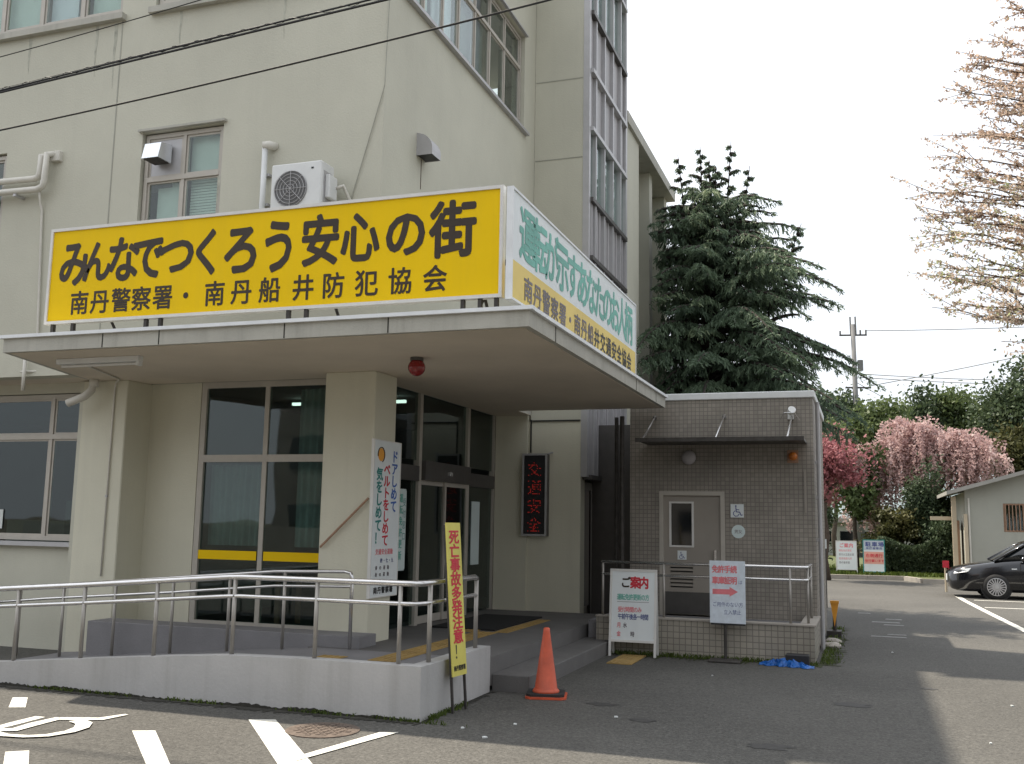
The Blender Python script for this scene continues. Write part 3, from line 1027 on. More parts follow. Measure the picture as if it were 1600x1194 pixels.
for (x, y, w) in ((-7.8, 12.6, 0.9), (-6.7, 12.6, 0.7), (-11.3, 13.0, 1.2)):
    bx('ceiling_tube', M['tube'], ST, x, x + w, y, y + 0.05, 3.32, 3.36)
bx('cabinet', M['curtain_grey'], ST, -11.2, -10.2, 12.0, 12.5, 0.33, 1.9)
bx('cabinet', M['room_light'], ST, -12.6, -11.4, 12.3, 12.8, 0.33, 1.6)
bx('paper_notice', M['paper'], ST, -11.05, -10.83, 10.49, 10.495, 1.5, 1.75)
bx('counter', M['room_light'], ST, -10.3, -9.7, 11.5, 12.0, 1.7, 1.74)
# brown rod fixed across the middle pillar
rod = obj('brown_rod', tube(B(), [(-5.28, 10.22, 1.94), (-5.87, 10.22, 1.38)], 0.014), M['wood'], None)
tag(rod, 'thin brown wooden rod slanting across the front of the middle pillar', 'rod')

# ------------------------------------------------------------------ canopy
bm = prism(B(), [(-8.66, 8.2), (-2.73, 8.2), (-2.73, 14.6), (-5.0, 14.6), (-5.0, 15.18), (-5.64, 15.18), (-5.64, 10.95), (-5.91, 10.73), (-9.42, 10.73), (-9.20, 9.74)][::1], 3.402, 3.56)
cn = obj('canopy', bm, M['fascia'], ST)
bm = prism(B(), [(-8.60, 8.26), (-2.79, 8.26), (-2.79, 14.54), (-5.0, 14.54), (-5.0, 15.18), (-5.60, 15.18), (-5.60, 10.95), (-5.91, 10.68), (-9.40, 10.68), (-9.12, 9.74)], 3.396, 3.403)
obj('soffit', bm, M['soffit'], cn)
bm = B()
box(bm, -8.70, -2.69, 8.165, 8.24, 3.55, 3.585)
box(bm, -2.77, -2.695, 8.24, 14.63, 3.55, 3.585)
obj('flashing', bm, M['flash'], cn)
for x in (-7.35, -6.65, -5.2, -4.1):
    bx('fascia_joint', M['dirt'], cn, x - 0.006, x + 0.006, 8.197, 8.203, 3.405, 3.55)
for y in (9.0, 12.6, 13.9):
    bx('fascia_joint', M['dirt'], cn, -2.733, -2.727, y - 0.008, y + 0.008, 3.405, 3.55)

# ------------------------------------------------------------------ ramp, landing, steps
RP = thing('entrance_ramp', 'grey concrete wheelchair ramp and landing with low outer wall', 'ramp', (-5.6, 8.9, 0))
def ramp_wall():
    prof = [(-11.5, 0.0), (-8.22, 0.225), (-7.27, 0.31), (-6.45, 0.38), (-5.57, 0.445), (-4.7, 0.46), (-3.62, 0.46)]
    bm = B()
    A, Bk = [], []
    for y, L in ((8.09, A), (8.24, Bk)):
        for (x, z) in prof:
            L.append((bm.verts.new((x, y, -0.05)), bm.verts.new((x, y, z))))
    for i in range(len(prof) - 1):
        bm.faces.new((A[i][0], A[i + 1][0], A[i + 1][1], A[i][1]))
        bm.faces.new((A[i][1], A[i + 1][1], Bk[i + 1][1], Bk[i][1]))
        bm.faces.new((Bk[i + 1][0], Bk[i][0], Bk[i][1], Bk[i + 1][1]))
    bm.faces.new((A[-1][0], Bk[-1][0], Bk[-1][1], A[-1][1]))
    bmesh.ops.recalc_face_normals(bm, faces=bm.faces)
    obj('ramp_wall', bm, M['concrete'], RP)
ramp_wall()
bx('end_wall', M['concrete'], RP, -3.77, -3.62, 8.24, 9.79, -0.05, 0.455)
# floor of ramp and landing
def floor_z(x): return 0.33 if x > -5.6 else max(0.012, 0.33 - 0.088 * (-5.6 - x))
bm = B()
xs = [-9.42, -8.5, -7.5, -6.5, -5.6]
lo = [bm.verts.new((x, 8.24, floor_z(x))) for x in xs]
hi = [bm.verts.new((x, 10.73, floor_z(x))) for x in xs]
for i in range(len(xs) - 1):
    bm.faces.new((lo[i], lo[i + 1], hi[i + 1], hi[i]))
obj('ramp_slab', bm, M['slab'], RP)
bx('landing_slab', M['slab'], RP, -5.6, -3.77, 8.24, 9.79, 0.05, 0.33)
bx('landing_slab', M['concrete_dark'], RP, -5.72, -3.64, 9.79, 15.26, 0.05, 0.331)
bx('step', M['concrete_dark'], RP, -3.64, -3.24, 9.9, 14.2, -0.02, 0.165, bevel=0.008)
# raised kerb in front of the pillars
bx('kerb_plinth', M['slab'], RP, -8.75, -5.14, 9.86, 10.255, 0.02, 0.455, bevel=0.006)
bx('kerb_plinth', M['slab'], RP, -8.74, -5.93, 10.26, 10.72, 0.02, 0.35)
for (x0, x1, y0, y1) in ((-5.22, -4.94, 8.95, 9.25), (-4.65, -4.36, 9.10, 12.05), (-4.9, -4.65, 11.95, 12.2), (-4.42, -4.24, 12.06, 13.9)):
    n = max(1, round(max(x1 - x0, y1 - y0) / 0.3))
    for k in range(n):
        if y1 - y0 > x1 - x0:
            a = (x0, x1, y0 + (y1 - y0) * k / n + 0.003, y0 + (y1 - y0) * (k + 1) / n - 0.003)
        else:
            a = (x0, x1, y0, y1)
        bm = box(B(), *a, 0.332, 0.337)
        for i in range(4):
            xx = a[0] + (a[1] - a[0]) * (i + 0.5) / 4
            box(bm, xx - 0.014, xx + 0.014, a[2] + 0.02, a[3] - 0.02, 0.337, 0.342)
        obj('tactile_plate', bm, M['tactile'], RP)
mt = bx('door_mat', M['mat_black'], None, -5.35, -4.46, 12.2, 14.2, 0.334, 0.35)
tag(mt, 'black rubber door mat lying in front of the sliding entrance doors', 'door mat')
bm = box(B(), -3.05, -2.74, 12.36, 13.26, 0.001, 0.012)
for i in range(4):
    box(bm, -3.02 + i * 0.075, -2.99 + i * 0.075, 12.4, 13.22, 0.012, 0.017)
tg = obj('ground_plate', bm, M['tactile'])
tag(tg, 'yellow tactile plate lying on the asphalt before the white A-frame sign', 'tactile plate')

# railings
RR, RO = 0.027, 0.020
def rail(name, label, cat, parts):
    t = thing(name, label, cat, parts[0][1][0])
    for (nm, pts, r, m_) in parts:
        obj(nm, tube(B(), pts, r, 10), m_, t, smooth=True)
    return t
Yr = 8.165
top = [(-11.4, Yr, 0.70), (-8.3, Yr, 0.94), (-7.34, Yr, 1.01), (-5.63, Yr, 1.145), (-5.5, Yr, 1.15), (-3.84, Yr, 1.15), (-3.76, Yr + 0.02, 1.15), (-3.71, Yr + 0.07, 1.15), (-3.695, Yr + 0.14, 1.15), (-3.695, 9.50, 1.15), (-3.695, 9.555, 1.13)]
mid = [(p[0], p[1], p[2] - 0.175) for p in top[:-1]] + [(-3.695, 9.555, 0.965)]
parts = [('handrail', top, RR, M['steel']), ('midrail', mid, RO, M['steel'])]
for x, zb, zt in ((-11.0, 0.03, 0.72), (-9.9, 0.1, 0.80), (-9.0, 0.16, 0.88), (-8.13, 0.22, 0.93), (-7.30, 0.30, 0.99), (-6.44, 0.37, 1.06), (-5.57, 0.44, 1.13), (-4.70, 0.45, 1.13), (-3.87, 0.45, 1.13)):
    parts.append(('post', [(x, Yr, zb), (x, Yr, zt)], 0.020, M['post']))
parts.append(('post', [(-3.695, Yr + 0.25, 0.45), (-3.695, Yr + 0.25, 1.13)], 0.022, M['post']))
parts.append(('post', [(-3.695, 9.555, 0.45), (-3.695, 9.555, 1.14)], 0.022, M['post']))
rail('ramp_railing', 'outer stainless steel railing on top of the grey ramp wall', 'railing', parts)
Yi = 9.72
top = [(-10.6, Yi, 0.72), (-9.26, Yi, 0.85), (-7.5, Yi, 1.0), (-6.12, Yi, 1.12), (-5.27, Yi, 1.145), (-5.20, Yi, 1.13), (-5.18, Yi, 1.08), (-5.18, Yi, 0.34)]
mid = [(-10.6, Yi, 0.57), (-9.26, Yi, 0.70), (-7.5, Yi, 0.84), (-6.12, Yi, 0.965), (-5.19, Yi, 0.99)]
parts = [('handrail', top, 0.02, M['steel']), ('midrail', mid, 0.016, M['steel'])]
for x, zt in ((-10.3, 0.74), (-9.65, 0.80), (-9.0, 0.86), (-8.25, 0.93), (-7.45, 1.0), (-6.7, 1.06), (-6.0, 1.12)):
    parts.append(('post', [(x, Yi, floor_z(x)), (x, Yi, zt)], 0.018, M['post']))
rail('inner_railing', 'inner steel railing along the building side of the ramp', 'railing', parts)

# ------------------------------------------------------------------ big sign boards on the canopy
def sign_front():
    t = thing('signboard', 'long yellow signboard with large dark lettering above the canopy', 'signboard', (-5.7, 8.4, 3.72))
    x0, x1, z0, z1 = -8.32, -3.06, 3.725, 4.785
    bx('board', M['yellow'], t, x0 + 0.03, x1 - 0.03, 8.40, 8.44, z0 + 0.03, z1 - 0.03)
    f = B()
    box(f, x0, x1, 8.385, 8.46, z0, z0 + 0.032); box(f, x0, x1, 8.385, 8.46, z1 - 0.032, z1)
    box(f, x0, x0 + 0.032, 8.385, 8.46, z0 + 0.032, z1 - 0.032); box(f, x1 - 0.032, x1, 8.385, 8.46, z0 + 0.032, z1 - 0.032)
    obj('frame', f, M['frame_white'], t)
    bx('back_sheet', M['alu_grey'], t, x0 + 0.05, x1 - 0.05, 8.442, 8.455, z0 + 0.05, z1 - 0.05)
    for x in (-8.22, -7.95, -7.0, -6.82, -5.3, -5.1, -3.45, -3.28, -3.12):
        bx('leg', M['iron'], t, x - 0.018, x + 0.018, 8.40, 8.44, 3.585, z0)
        if x in (-7.95, -5.1, -3.45):
            obj('brace', tube(B(), [(x, 8.46, 4.5), (x, 9.2, 3.6)], 0.016, 6), M['iron'], t)
    o = (x0, 8.40, z0)
    u, v = (1, 0, 0), (0, 0, 1)
    W = x1 - x0
    # big line: measured centres (fraction of the board) and sizes
    big = 'みんなでつくろう安心の街'
    cu = [0.066, 0.122, 0.188, 0.248, 0.318, 0.387, 0.465, 0.548, 0.637, 0.720, 0.812, 0.905]
    h = [.62, .56, .60, .60, .56, .60, .64, .68, .74, .72, .70, .78]
    w = [.44, .40, .44, .44, .46, .42, .48, .44, .52, .50, .54, .56]
    letters(t, [(c, W * a, 0.665 + (0.02 if i > 7 else 0.0), ww * (1.0 if i < 8 else 0.86), hh * (0.88 if i < 8 else 0.73)) for i, (c, a, hh, ww) in enumerate(zip(big, cu, h, w))], M['ink'], o, u, v, off=0.032)
    small = '南丹警察署・南丹船井防犯協会'
    cs = [0.085, 0.135, 0.186, 0.234, 0.284, 0.337, 0.402, 0.461, 0.522, 0.593, 0.655, 0.722, 0.788, 0.855]
    cs = [c + 0.004 * i / 3 for i, c in enumerate(cs)]
    letters(t, [(c, W * a, 0.22, 0.255, 0.27) for c, a in zip(small, cs)], M['ink'], o, u, v, off=0.018)
sign_front()

def sign_side():
    t = thing('signboard', 'white and yellow signboard with faded green lettering on the right edge of the canopy', 'signboard', (-2.95, 11, 3.69))
    X = -2.955
    y0, y1, z0, z1 = 8.33, 13.58, 3.69, 4.745
    zm = z0 + (z1 - z0) * 0.36
    bx('upper_board', M['sign_white'], t, X - 0.03, X, y0 + 0.02, y1 - 0.02, zm, z1 - 0.02)
    bx('lower_board', M['yellow_pale'], t, X - 0.03, X, y0 + 0.02, y1 - 0.02, z0 + 0.02, zm)
    f = B()
    box(f, X - 0.05, X + 0.012, y0, y1, z0, z0 + 0.022); box(f, X - 0.05, X + 0.012, y0, y1, z1 - 0.022, z1)
    box(f, X - 0.05, X + 0.012, y0, y0 + 0.022, z0 + 0.022, z1 - 0.022); box(f, X - 0.05, X + 0.012, y1 - 0.022, y1, z0 + 0.022, z1 - 0.022)
    obj('frame', f, M['flash'], t)
    for y in (8.75, 9.8, 10.9, 12.0, 13.2):
        bx('leg', M['iron'], t, X - 0.045, X - 0.01, y - 0.02, y + 0.02, 3.56, z0)
        obj('brace', tube(B(), [(X - 0.05, y, 4.4), (X - 0.55, y, 3.58)], 0.016, 6), M['iron'], t)
    o = (X, y0, z0)
    u, v = (0, 1, 0), (0, 0, 1)
    L = y1 - y0
    s = '運転が示すあなたのお人柄'
    p = (L - 0.5) / len(s)
    letters(t, [(c, 0.46 + i * p, 0.70, 0.50, 0.56) for i, c in enumerate(s)], M['teal'], o, u, v, off=0.028, thick=0.002)
    s = '南丹警察署・南丹船井交通安全協会'
    p = (L - 0.62) / len(s)
    letters(t, [(c, 0.50 + i * p, 0.19, 0.27, 0.25) for i, c in enumerate(s[:9])], M['grey_ink'], o, u, v, off=0.02, thick=0.002)
    letters(t, [(c, 0.50 + (i + 9) * p, 0.19, 0.27, 0.25) for i, c in enumerate(s[9:])], M['black'], o, u, v, off=0.022, thick=0.002)
sign_side()

# ------------------------------------------------------------------ things on the facade
def ac_unit():
    t = thing('air_conditioner', 'white outdoor air conditioner unit with round fan grille on the front wall', 'air conditioner', (-5.9, 9.5, 5.05))
    x0, x1, y0, y1, z0, z1 = -6.19, -5.55, 9.34, 9.62, 5.07, 5.63
    bx('case', M['white_metal'], t, x0, x1, y0, y1, z0, z1, bevel=0.012)
    cx, cz = x0 + 0.26, (z0 + z1) / 2 - 0.02
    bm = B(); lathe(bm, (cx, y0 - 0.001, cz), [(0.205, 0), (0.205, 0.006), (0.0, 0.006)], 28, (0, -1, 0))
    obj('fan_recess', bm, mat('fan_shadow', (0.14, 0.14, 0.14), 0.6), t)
    bm = B()
    for r in (0.05, 0.09, 0.13, 0.17, 0.205):
        pts = [(cx + r * math.cos(a), y0 - 0.016, cz + r * math.sin(a)) for a in np.linspace(0, 2 * math.pi, 25)]
        tube(bm, pts, 0.004, 4, cap=False)
    for k in range(8):
        a = k * math.pi / 4
        tube(bm, [(cx, y0 - 0.018, cz), (cx + 0.205 * math.cos(a), y0 - 0.018, cz + 0.205 * math.sin(a))], 0.004, 4)
    obj('fan_grille', bm, M['alu_grey'], t)
    bx('nameplate', M['black'], t, x1 - 0.13, x1 - 0.10, y0 - 0.003, y0, z1 - 0.09, z1 - 0.07)
    bx('side_grille', M['alu_grey'], t, x1, x1 + 0.004, y0 + 0.05, y1 - 0.05, z0 + 0.1, z1 - 0.1)
    bx('valve_cover', M['white_metal'], t, x1 + 0.002, x1 + 0.06, y0 + 0.08, y1 - 0.02, z0 + 0.15, z0 + 0.42, bevel=0.01)
    for x in (x0 + 0.08, x1 - 0.08):
        obj('bracket', tube(B(), [(x, YW, z0 - 0.02), (x, y0 - 0.02, z0 - 0.02)], 0.015, 6), M['white_metal'], t)
        obj('bracket', tube(B(), [(x, YW, z0 - 0.35), (x, y0 + 0.02, z0 - 0.03)], 0.013, 6), M['white_metal'], t)
    obj('hose', tube(B(), [(x1 + 0.05, y1 - 0.04, z0 + 0.3), (x1 + 0.12, y1, z0 + 0.34), (x1 + 0.15, YW - 0.03, z0 + 0.2), (x1 + 0.13, YW - 0.03, z0 - 0.1), (x1 - 0.1, YW - 0.03, z0 - 0.3)], 0.022, 8), M['pipe'], t, smooth=True)
ac_unit()
def pipes():
    t = thing('drain_pipe', 'short white vertical pipe with bent cap left of the air conditioner', 'pipe', (-6.5, 9.7, 5.2))
    obj('pipe', tube(B(), [(-6.52, 9.68, 6.0), (-6.52, 9.68, 4.6)], 0.033, 12), M['white_metal'], t, smooth=True)
    obj('cap', tube(B(), [(-6.54, 9.67, 6.02), (-6.47, 9.69, 6.03), (-6.43, 9.77, 6.03)], 0.05, 12), M['pipe'], t, smooth=True)
    for z in (5.66, 5.3):
        bx('clip', M['alu_grey'], t, -6.58, -6.46, 9.70, 9.765, z, z + 0.03)
    t = thing('pipe_run', 'pair of cream refrigerant pipe covers turning upward at the left edge of the wall', 'pipe', (-9.8, 9.7, 5.8))
    obj('pipe', tube(B(), [(-13, 9.66, 6.02), (-9.93, 9.66, 5.955), (-9.87, 9.66, 5.97), (-9.85, 9.66, 6.03), (-9.85, 9.66, 6.24), (-9.80, 9.77, 6.28)], 0.042, 10), M['pipe'], t, smooth=True)
    obj('pipe', tube(B(), [(-13, 9.64, 5.86), (-9.85, 9.64, 5.80), (-9.77, 9.64, 5.83), (-9.75, 9.64, 5.90), (-9.74, 9.64, 6.25), (-9.68, 9.77, 6.30)], 0.042, 10), M['pipe'], t, smooth=True)
    bx('wall_cap', M['pipe'], t, -9.76, -9.60, 9.70, 9.77, 6.18, 6.32, bevel=0.01)
    for x in (-10.2, -11.2):
        bx('bracket', M['alu_grey'], t, x, x + 0.04, 9.60, 9.765, 5.73, 5.76)
    obj('drip_tube', tube(B(), [(-9.83, 9.66, 5.78), (-9.85, 9.70, 5.66), (-9.84, 9.735, 5.55), (-9.74, 9.735, 3.9), (-9.73, 9.735, 3.62)], 0.015, 8), M['pipe'], t, smooth=True)
    t = thing('soffit_pipe', 'thin grey pipe stub hanging below the wall edge at far left', 'pipe', (-9.9, 9.7, 3.3))
    obj('pipe', tube(B(), [(-9.87, 9.70, 3.62), (-9.87, 9.70, 3.22)], 0.022, 10), M['pipe'], t, smooth=True)
    obj('cross_arm', tube(B(), [(-9.95, 9.72, 3.46), (-9.62, 9.80, 3.47)], 0.013, 8), M['pipe'], t, smooth=True)
    t = thing('elbow_pipe', 'bent cream drain elbow under the canopy beside the left pillar', 'pipe', (-9.3, 10.1, 3.2))
    obj('pipe', tube(B(), [(-9.15, 10.12, 3.40), (-9.16, 10.10, 3.26), (-9.22, 10.05, 3.17), (-9.42, 9.98, 3.08)], 0.05, 12), M['pipe'], t, smooth=True)
    obj('socket', tube(B(), [(-9.15, 10.12, 3.40), (-9.15, 10.12, 3.30)], 0.062, 12), M['pipe'], t, smooth=True)
    t = thing('cable_conduit', 'thin conduit running from the strip light down the left pillar', 'conduit', (-8.9, 10.25, 1.0))
    obj('conduit', tube(B(), [(-8.35, 9.1, 3.385), (-8.75, 10.1, 3.385), (-8.90, 10.22, 3.36), (-8.93, 10.245, 3.28), (-8.94, 10.245, 0.95)], 0.011, 8), M['pipe'], t, smooth=True)
    bx('clip', M['alu_grey'], t, -8.955, -8.925, 10.235, 10.258, 1.92, 1.95)
    c = obj('diagonal_cable', tube(B(), [(-4.99, 9.74, 7.9), (-5.02, 9.745, 6.6), (-5.26, 9.745, 5.75), (-5.42, 9.745, 5.2)], 0.006, 6), M['seal'] if 'seal' in M else seal)
    tag(c, 'thin slack cable hanging down the front wall near its right corner', 'cable')
pipes()
# tin hood in the upper-left pane of the second floor window
def tin_hood():
    t = thing('exhaust_hood', 'shiny tin exhaust hood sticking out of the window pane', 'exhaust hood', (-8.0, 9.7, 6.0))
    bm = B()
    x0, x1 = -8.18, -7.94
    P = [(x0, 9.80, 6.0), (x1, 9.80, 6.0), (x1, 9.55, 6.0), (x0, 9.55, 6.0), (x0, 9.80, 6.24), (x1, 9.80, 6.24), (x1, 9.60, 6.20), (x0, 9.60, 6.20)]
    v = [bm.verts.new(p) for p in P]
    for f in ((0, 3, 2, 1), (4, 5, 6, 7), (0, 1, 5, 4), (1, 2, 6, 5), (2, 3, 7, 6), (3, 0, 4, 7)):
        bm.faces.new([v[i] for i in f])
    bmesh.ops.recalc_face_normals(bm, faces=bm.faces)
    obj('hood', bm, M['shiny_metal'], t)
    bx('back_plate', M['alu_grey'], t, -8.27, -7.80, 9.835, 9.85, 5.86, 6.34)
    bx('bottom_grille', M['iron'], t, x0 + 0.02, x1 - 0.02, 9.57, 9.78, 5.99, 5.998)
tin_hood()
def vent_hood():
    t = thing('vent_hood', 'grey quarter round vent hood with dark opening on the side wall', 'vent hood', (-5.0, 10.9, 6.2))
    bm = B()
    y0, y1 = 10.66, 10.92
    rad, zb = 0.21, 6.10
    prof = [(XC, zb + 0.29)] + [(XC + rad * math.sin(a), zb + 0.07 + 0.21 * math.cos(a)) for a in np.linspace(0.25, math.pi / 2, 7)] + [(XC + rad, zb), (XC, zb)]
    A = [bm.verts.new((p[0], y0, p[1])) for p in prof]
    C = [bm.verts.new((p[0], y1, p[1])) for p in prof]
    n = len(prof)
    bm.faces.new(A); bm.faces.new(C[::-1])
    for i in range(n - 2):
        bm.faces.new((A[i], A[i + 1], C[i + 1], C[i]))
    bmesh.ops.recalc_face_normals(bm, faces=bm.faces)
    obj('hood', bm, M['alu_grey'], t)
    bx('opening', M['black'], t, XC + 0.01, XC + rad - 0.01, y0 + 0.01, y1 - 0.01, zb + 0.005, zb + 0.02)
    bx('rust_run', M['rust'], t, XC, XC + 0.004, 10.80, 10.815, 5.72, 6.10)
vent_hood()
# mould stains on the side wall
sm = mat('mould_stain', (0.40, 0.40, 0.335), 0.9, 0.25, 10)
stn = B()
for (y, z, h, w) in ((13.2, 6.3, 0.55, 0.035), (13.45, 6.5, 0.35, 0.03), (12.2, 5.6, 0.5, 0.05), (13.9, 6.25, 0.6, 0.03), (12.9, 6.0, 0.25, 0.03), (14.3, 6.2, 0.45, 0.02)):
    pts = []
    n = 7
    for i in range(n + 1):
        pts.append((y + 0.12 * i / n + w * math.sin(math.pi * (i + 0.2) / (n + 0.6)), z - h * i / n))
    for i in range(n, -1, -1):
        pts.append((y + 0.12 * i / n - w * math.sin(math.pi * (i + 0.2) / (n + 0.6)) * rng.uniform(.5, 1), z - h * i / n))
    stn.faces.new([stn.verts.new((XC + 0.002, p[0], p[1])) for p in pts])
for (x, z, h, w) in ((-10.3, 7.97, 0.5, 0.03), (-9.2, 7.97, 0.7, 0.025), (-8.9, 7.97, 0.9, 0.03), (-7.9, 7.97, 0.5, 0.02), (-6.4, 7.97, 0.6, 0.02), (-7.2, 5.75, 0.5, 0.02)):
    pts = []
    n = 8
    for i in range(n + 1):
        pts.append((x + 0.006 * math.sin(i), z - h * i / n, 1))
    L_ = [(p[0] - w * (1 - i / (n + 0.5)), p[1]) for i, p in enumerate(pts)]
    R_ = [(p[0] + w * (1 - i / (n + 0.5)), p[1]) for i, p in enumerate(pts)]
    stn.faces.new([stn.verts.new((p[0], YW - 0.002, p[1])) for p in L_ + R_[::-1]])
st_o = obj('wall_stain', stn, sm, ST)

# strip light and red dome lamp under the canopy
t = thing('strip_light', 'long white fluorescent batten fixed under the left end of the canopy', 'light', (-7.8, 8.7, 3.36))
bx('housing', M['white_metal'], t, -8.38, -7.27, 8.66, 8.74, 3.335, 3.396, bevel=0.006)
bx('tube', M['frame_white'], t, -8.34, -7.31, 8.685, 8.715, 3.30, 3.33, bevel=0.012)
bx('lamp_holder', M['white_metal'], t, -7.31, -7.27, 8.67, 8.73, 3.29, 3.335)
t = thing('red_lamp', 'round red dome lamp hanging from the canopy soffit', 'lamp', (-4.40, 9.5, 3.39))
bm = B(); lathe(bm, (-4.40, 9.50, 3.396), [(0.07, 0), (0.07, -0.035), (0.05, -0.04)], 24)
obj('lamp_base', bm, M['alu_dark'], t)
bm = B(); bmesh.ops.create_uvsphere(bm, u_segments=24, v_segments=14, radius=0.092, matrix=Matrix.Translation((-4.40, 9.50, 3.29)))
obj('lamp_globe', bm, M['red_lamp'], t, smooth=True)

# ------------------------------------------------------------------ white vertical slogan board on the pillar
def pillar_board():
    X = -5.225
    t = thing('slogan_board', 'tall white slogan board with blue, red and green writing on the middle pillar', 'sign board', (X, 10.57, 0.84))
    y0, y1, z0, z1 = 10.22, 10.90, 0.84, 2.60
    bx('board', M['sign_white'], t, X - 0.03, X, y0, y1, z0, z1)
    f = B()
    box(f, X - 0.032, X + 0.006, y0 - 0.012, y0, z0 - 0.012, z1 + 0.012); box(f, X - 0.032, X + 0.006, y1, y1 + 0.012, z0 - 0.012, z1 + 0.012)
    box(f, X - 0.032, X + 0.006, y0, y1, z1, z1 + 0.012); box(f, X - 0.032, X + 0.006, y0, y1, z0 - 0.012, z0)
    obj('frame', f, M['frame_white'], t)
    o = (X, y0, z0)
    u, v = (0, 1, 0), (0, 0, 1)
    letters(t, column('ドアしめて', 0.53, 1.60, 0.145, 0.17, 0.155), M['blue_ink'], o, u, v, off=0.03)
    letters(t, column('ベルトをしめて', 0.335, 1.44, 0.135, 0.17, 0.145), M['red_ink'], o, u, v, off=0.03)
    letters(t, column('気をしめて！', 0.15, 1.38, 0.145, 0.17, 0.155), M['teal_dark'], o, u, v, off=0.03)
    bm = B(); lathe(bm, (X, y0 + 0.17, z0 + 1.60), [(0.075, 0.0), (0.075, 0.003), (0, 0.003)], 20, (1, 0, 0))
    obj('seat_belt_emblem', bm, M['orange_ink'], t)
    obj('emblem_ring', tube(B(), [(X + 0.004, y0 + 0.17 + 0.085 * math.cos(a), z0 + 1.60 + 0.085 * math.sin(a)) for a in np.linspace(-1.2, 3.4, 16)], 0.006, 5), M['ink'], t)
    letters(t, row('交通安全運動', 0.14, 0.50, 0.075, 0.07, 0.07), M['pink_ink'], o, u, v, off=0.02)
    letters(t, row('四・七・九', 0.26, 0.40, 0.07, 0.055, 0.055), M['navy_ink'], o, u, v)
    for k, s in enumerate(('春の運動', '秋の運動', '年末')):
        letters(t, row(s, 0.14, 0.32 - k * 0.075, 0.10, 0.05, 0.05), M['grey_ink'], o, u, v)
    letters(t, row('南丹警察署', 0.13, 0.07, 0.10, 0.095, 0.08), M['black'], o, u, v, off=0.03)
pillar_board()
# dark writing on the door notice
n2 = thing('door_poster', 'pale green poster with vertical writing behind the slogan board', 'poster', (-5.62, 11.8, 1.0))
bx('poster_sheet', M['sign_pale'], n2, -5.622, -5.618, 11.72, 11.94, 1.08, 2.08)
letters(n2, column('運転免許更新', 0.06, 0.9, 0.145, 0.11, 0.12), M['teal'], (-5.618, 11.72, 1.08), (0, 1, 0), (0, 0, 1), off=0.02)
letters(n2, column('受付窓口', 0.16, 0.85, 0.145, 0.10, 0.11), M['teal_dark'], (-5.618, 11.72, 1.08), (0, 1, 0), (0, 0, 1), off=0.01)

# red dotted LED display on the end wall
def led():
    t = thing('led_display', 'narrow vertical display case with glowing red characters on the porch end wall', 'display', (-4.9, 15.1, 1.5))
    x0, x1, y, z0, z1 = -5.11, -4.70, 15.12, 1.49, 2.78
    bx('case', M['alu_dark'], t, x0, x1, y, 15.245, z0, z1)
    bx('screen', M['black'], t, x0 + 0.03, x1 - 0.03, y - 0.004, y, z0 + 0.03, z1 - 0.03)
    f = B()
    box(f, x0, x1, y - 0.014, y - 0.0005, z0, z0 + 0.03); box(f, x0, x1, y - 0.014, y - 0.0005, z1 - 0.03, z1)
    box(f, x0, x0 + 0.03, y - 0.014, y - 0.0005, z0 + 0.03, z1 - 0.03); box(f, x1 - 0.03, x1, y - 0.014, y - 0.0005, z0 + 0.03, z1 - 0.03)
    obj('frame', f, M['alu_grey'], t)
    obj('bracket', tube(B(), [(x1 - 0.02, 15.2, z1 - 0.01), (x1 + 0.05, 15.2, z1 + 0.02), (x1 + 0.05, 15.24, z1 + 0.02)], 0.015, 6), M['alu_grey'], t)
    # characters as rows of dots
    for k, ch in enumerate('交通安全'):
        co, fs = glyph(ch, 0.0)
        tris = []
        for fc in fs:
            for q in range(1, len(fc) - 1):
                tris.append((co[fc[0]][:2], co[fc[q]][:2], co[fc[q + 1]][:2]))
        bm = B()
        n = 14
        cx0, cz0, sz = (x0 + x1) / 2 - 0.125, z1 - 0.37 - k * 0.29, 0.25
        for i in range(n):
            for j in range(n):
                px, pz = (i + 0.5) / n, (j + 0.5) / n - 0.12
                for (a, b_, c) in tris:
                    d1 = (px - b_[0]) * (a[1] - b_[1]) - (a[0] - b_[0]) * (pz - b_[1])
                    d2 = (px - c[0]) * (b_[1] - c[1]) - (b_[0] - c[0]) * (pz - c[1])
                    d3 = (px - a[0]) * (c[1] - a[1]) - (c[0] - a[0]) * (pz - a[1])
                    if not ((d1 < 0 or d2 < 0 or d3 < 0) and (d1 > 0 or d2 > 0 or d3 > 0)):
                        if rng.random() < 0.35: break
                        X_, Z_ = cx0 + (i + 0.5) / n * sz, cz0 + (j + 0.5) / n * sz
                        box(bm, X_ - 0.006, X_ + 0.006, y - 0.008, y - 0.004, Z_ - 0.006, Z_ + 0.006)
                        break
        ch_ = obj('character', bm, M['led'], t); ch_['kind'] = 'stuff'
led()

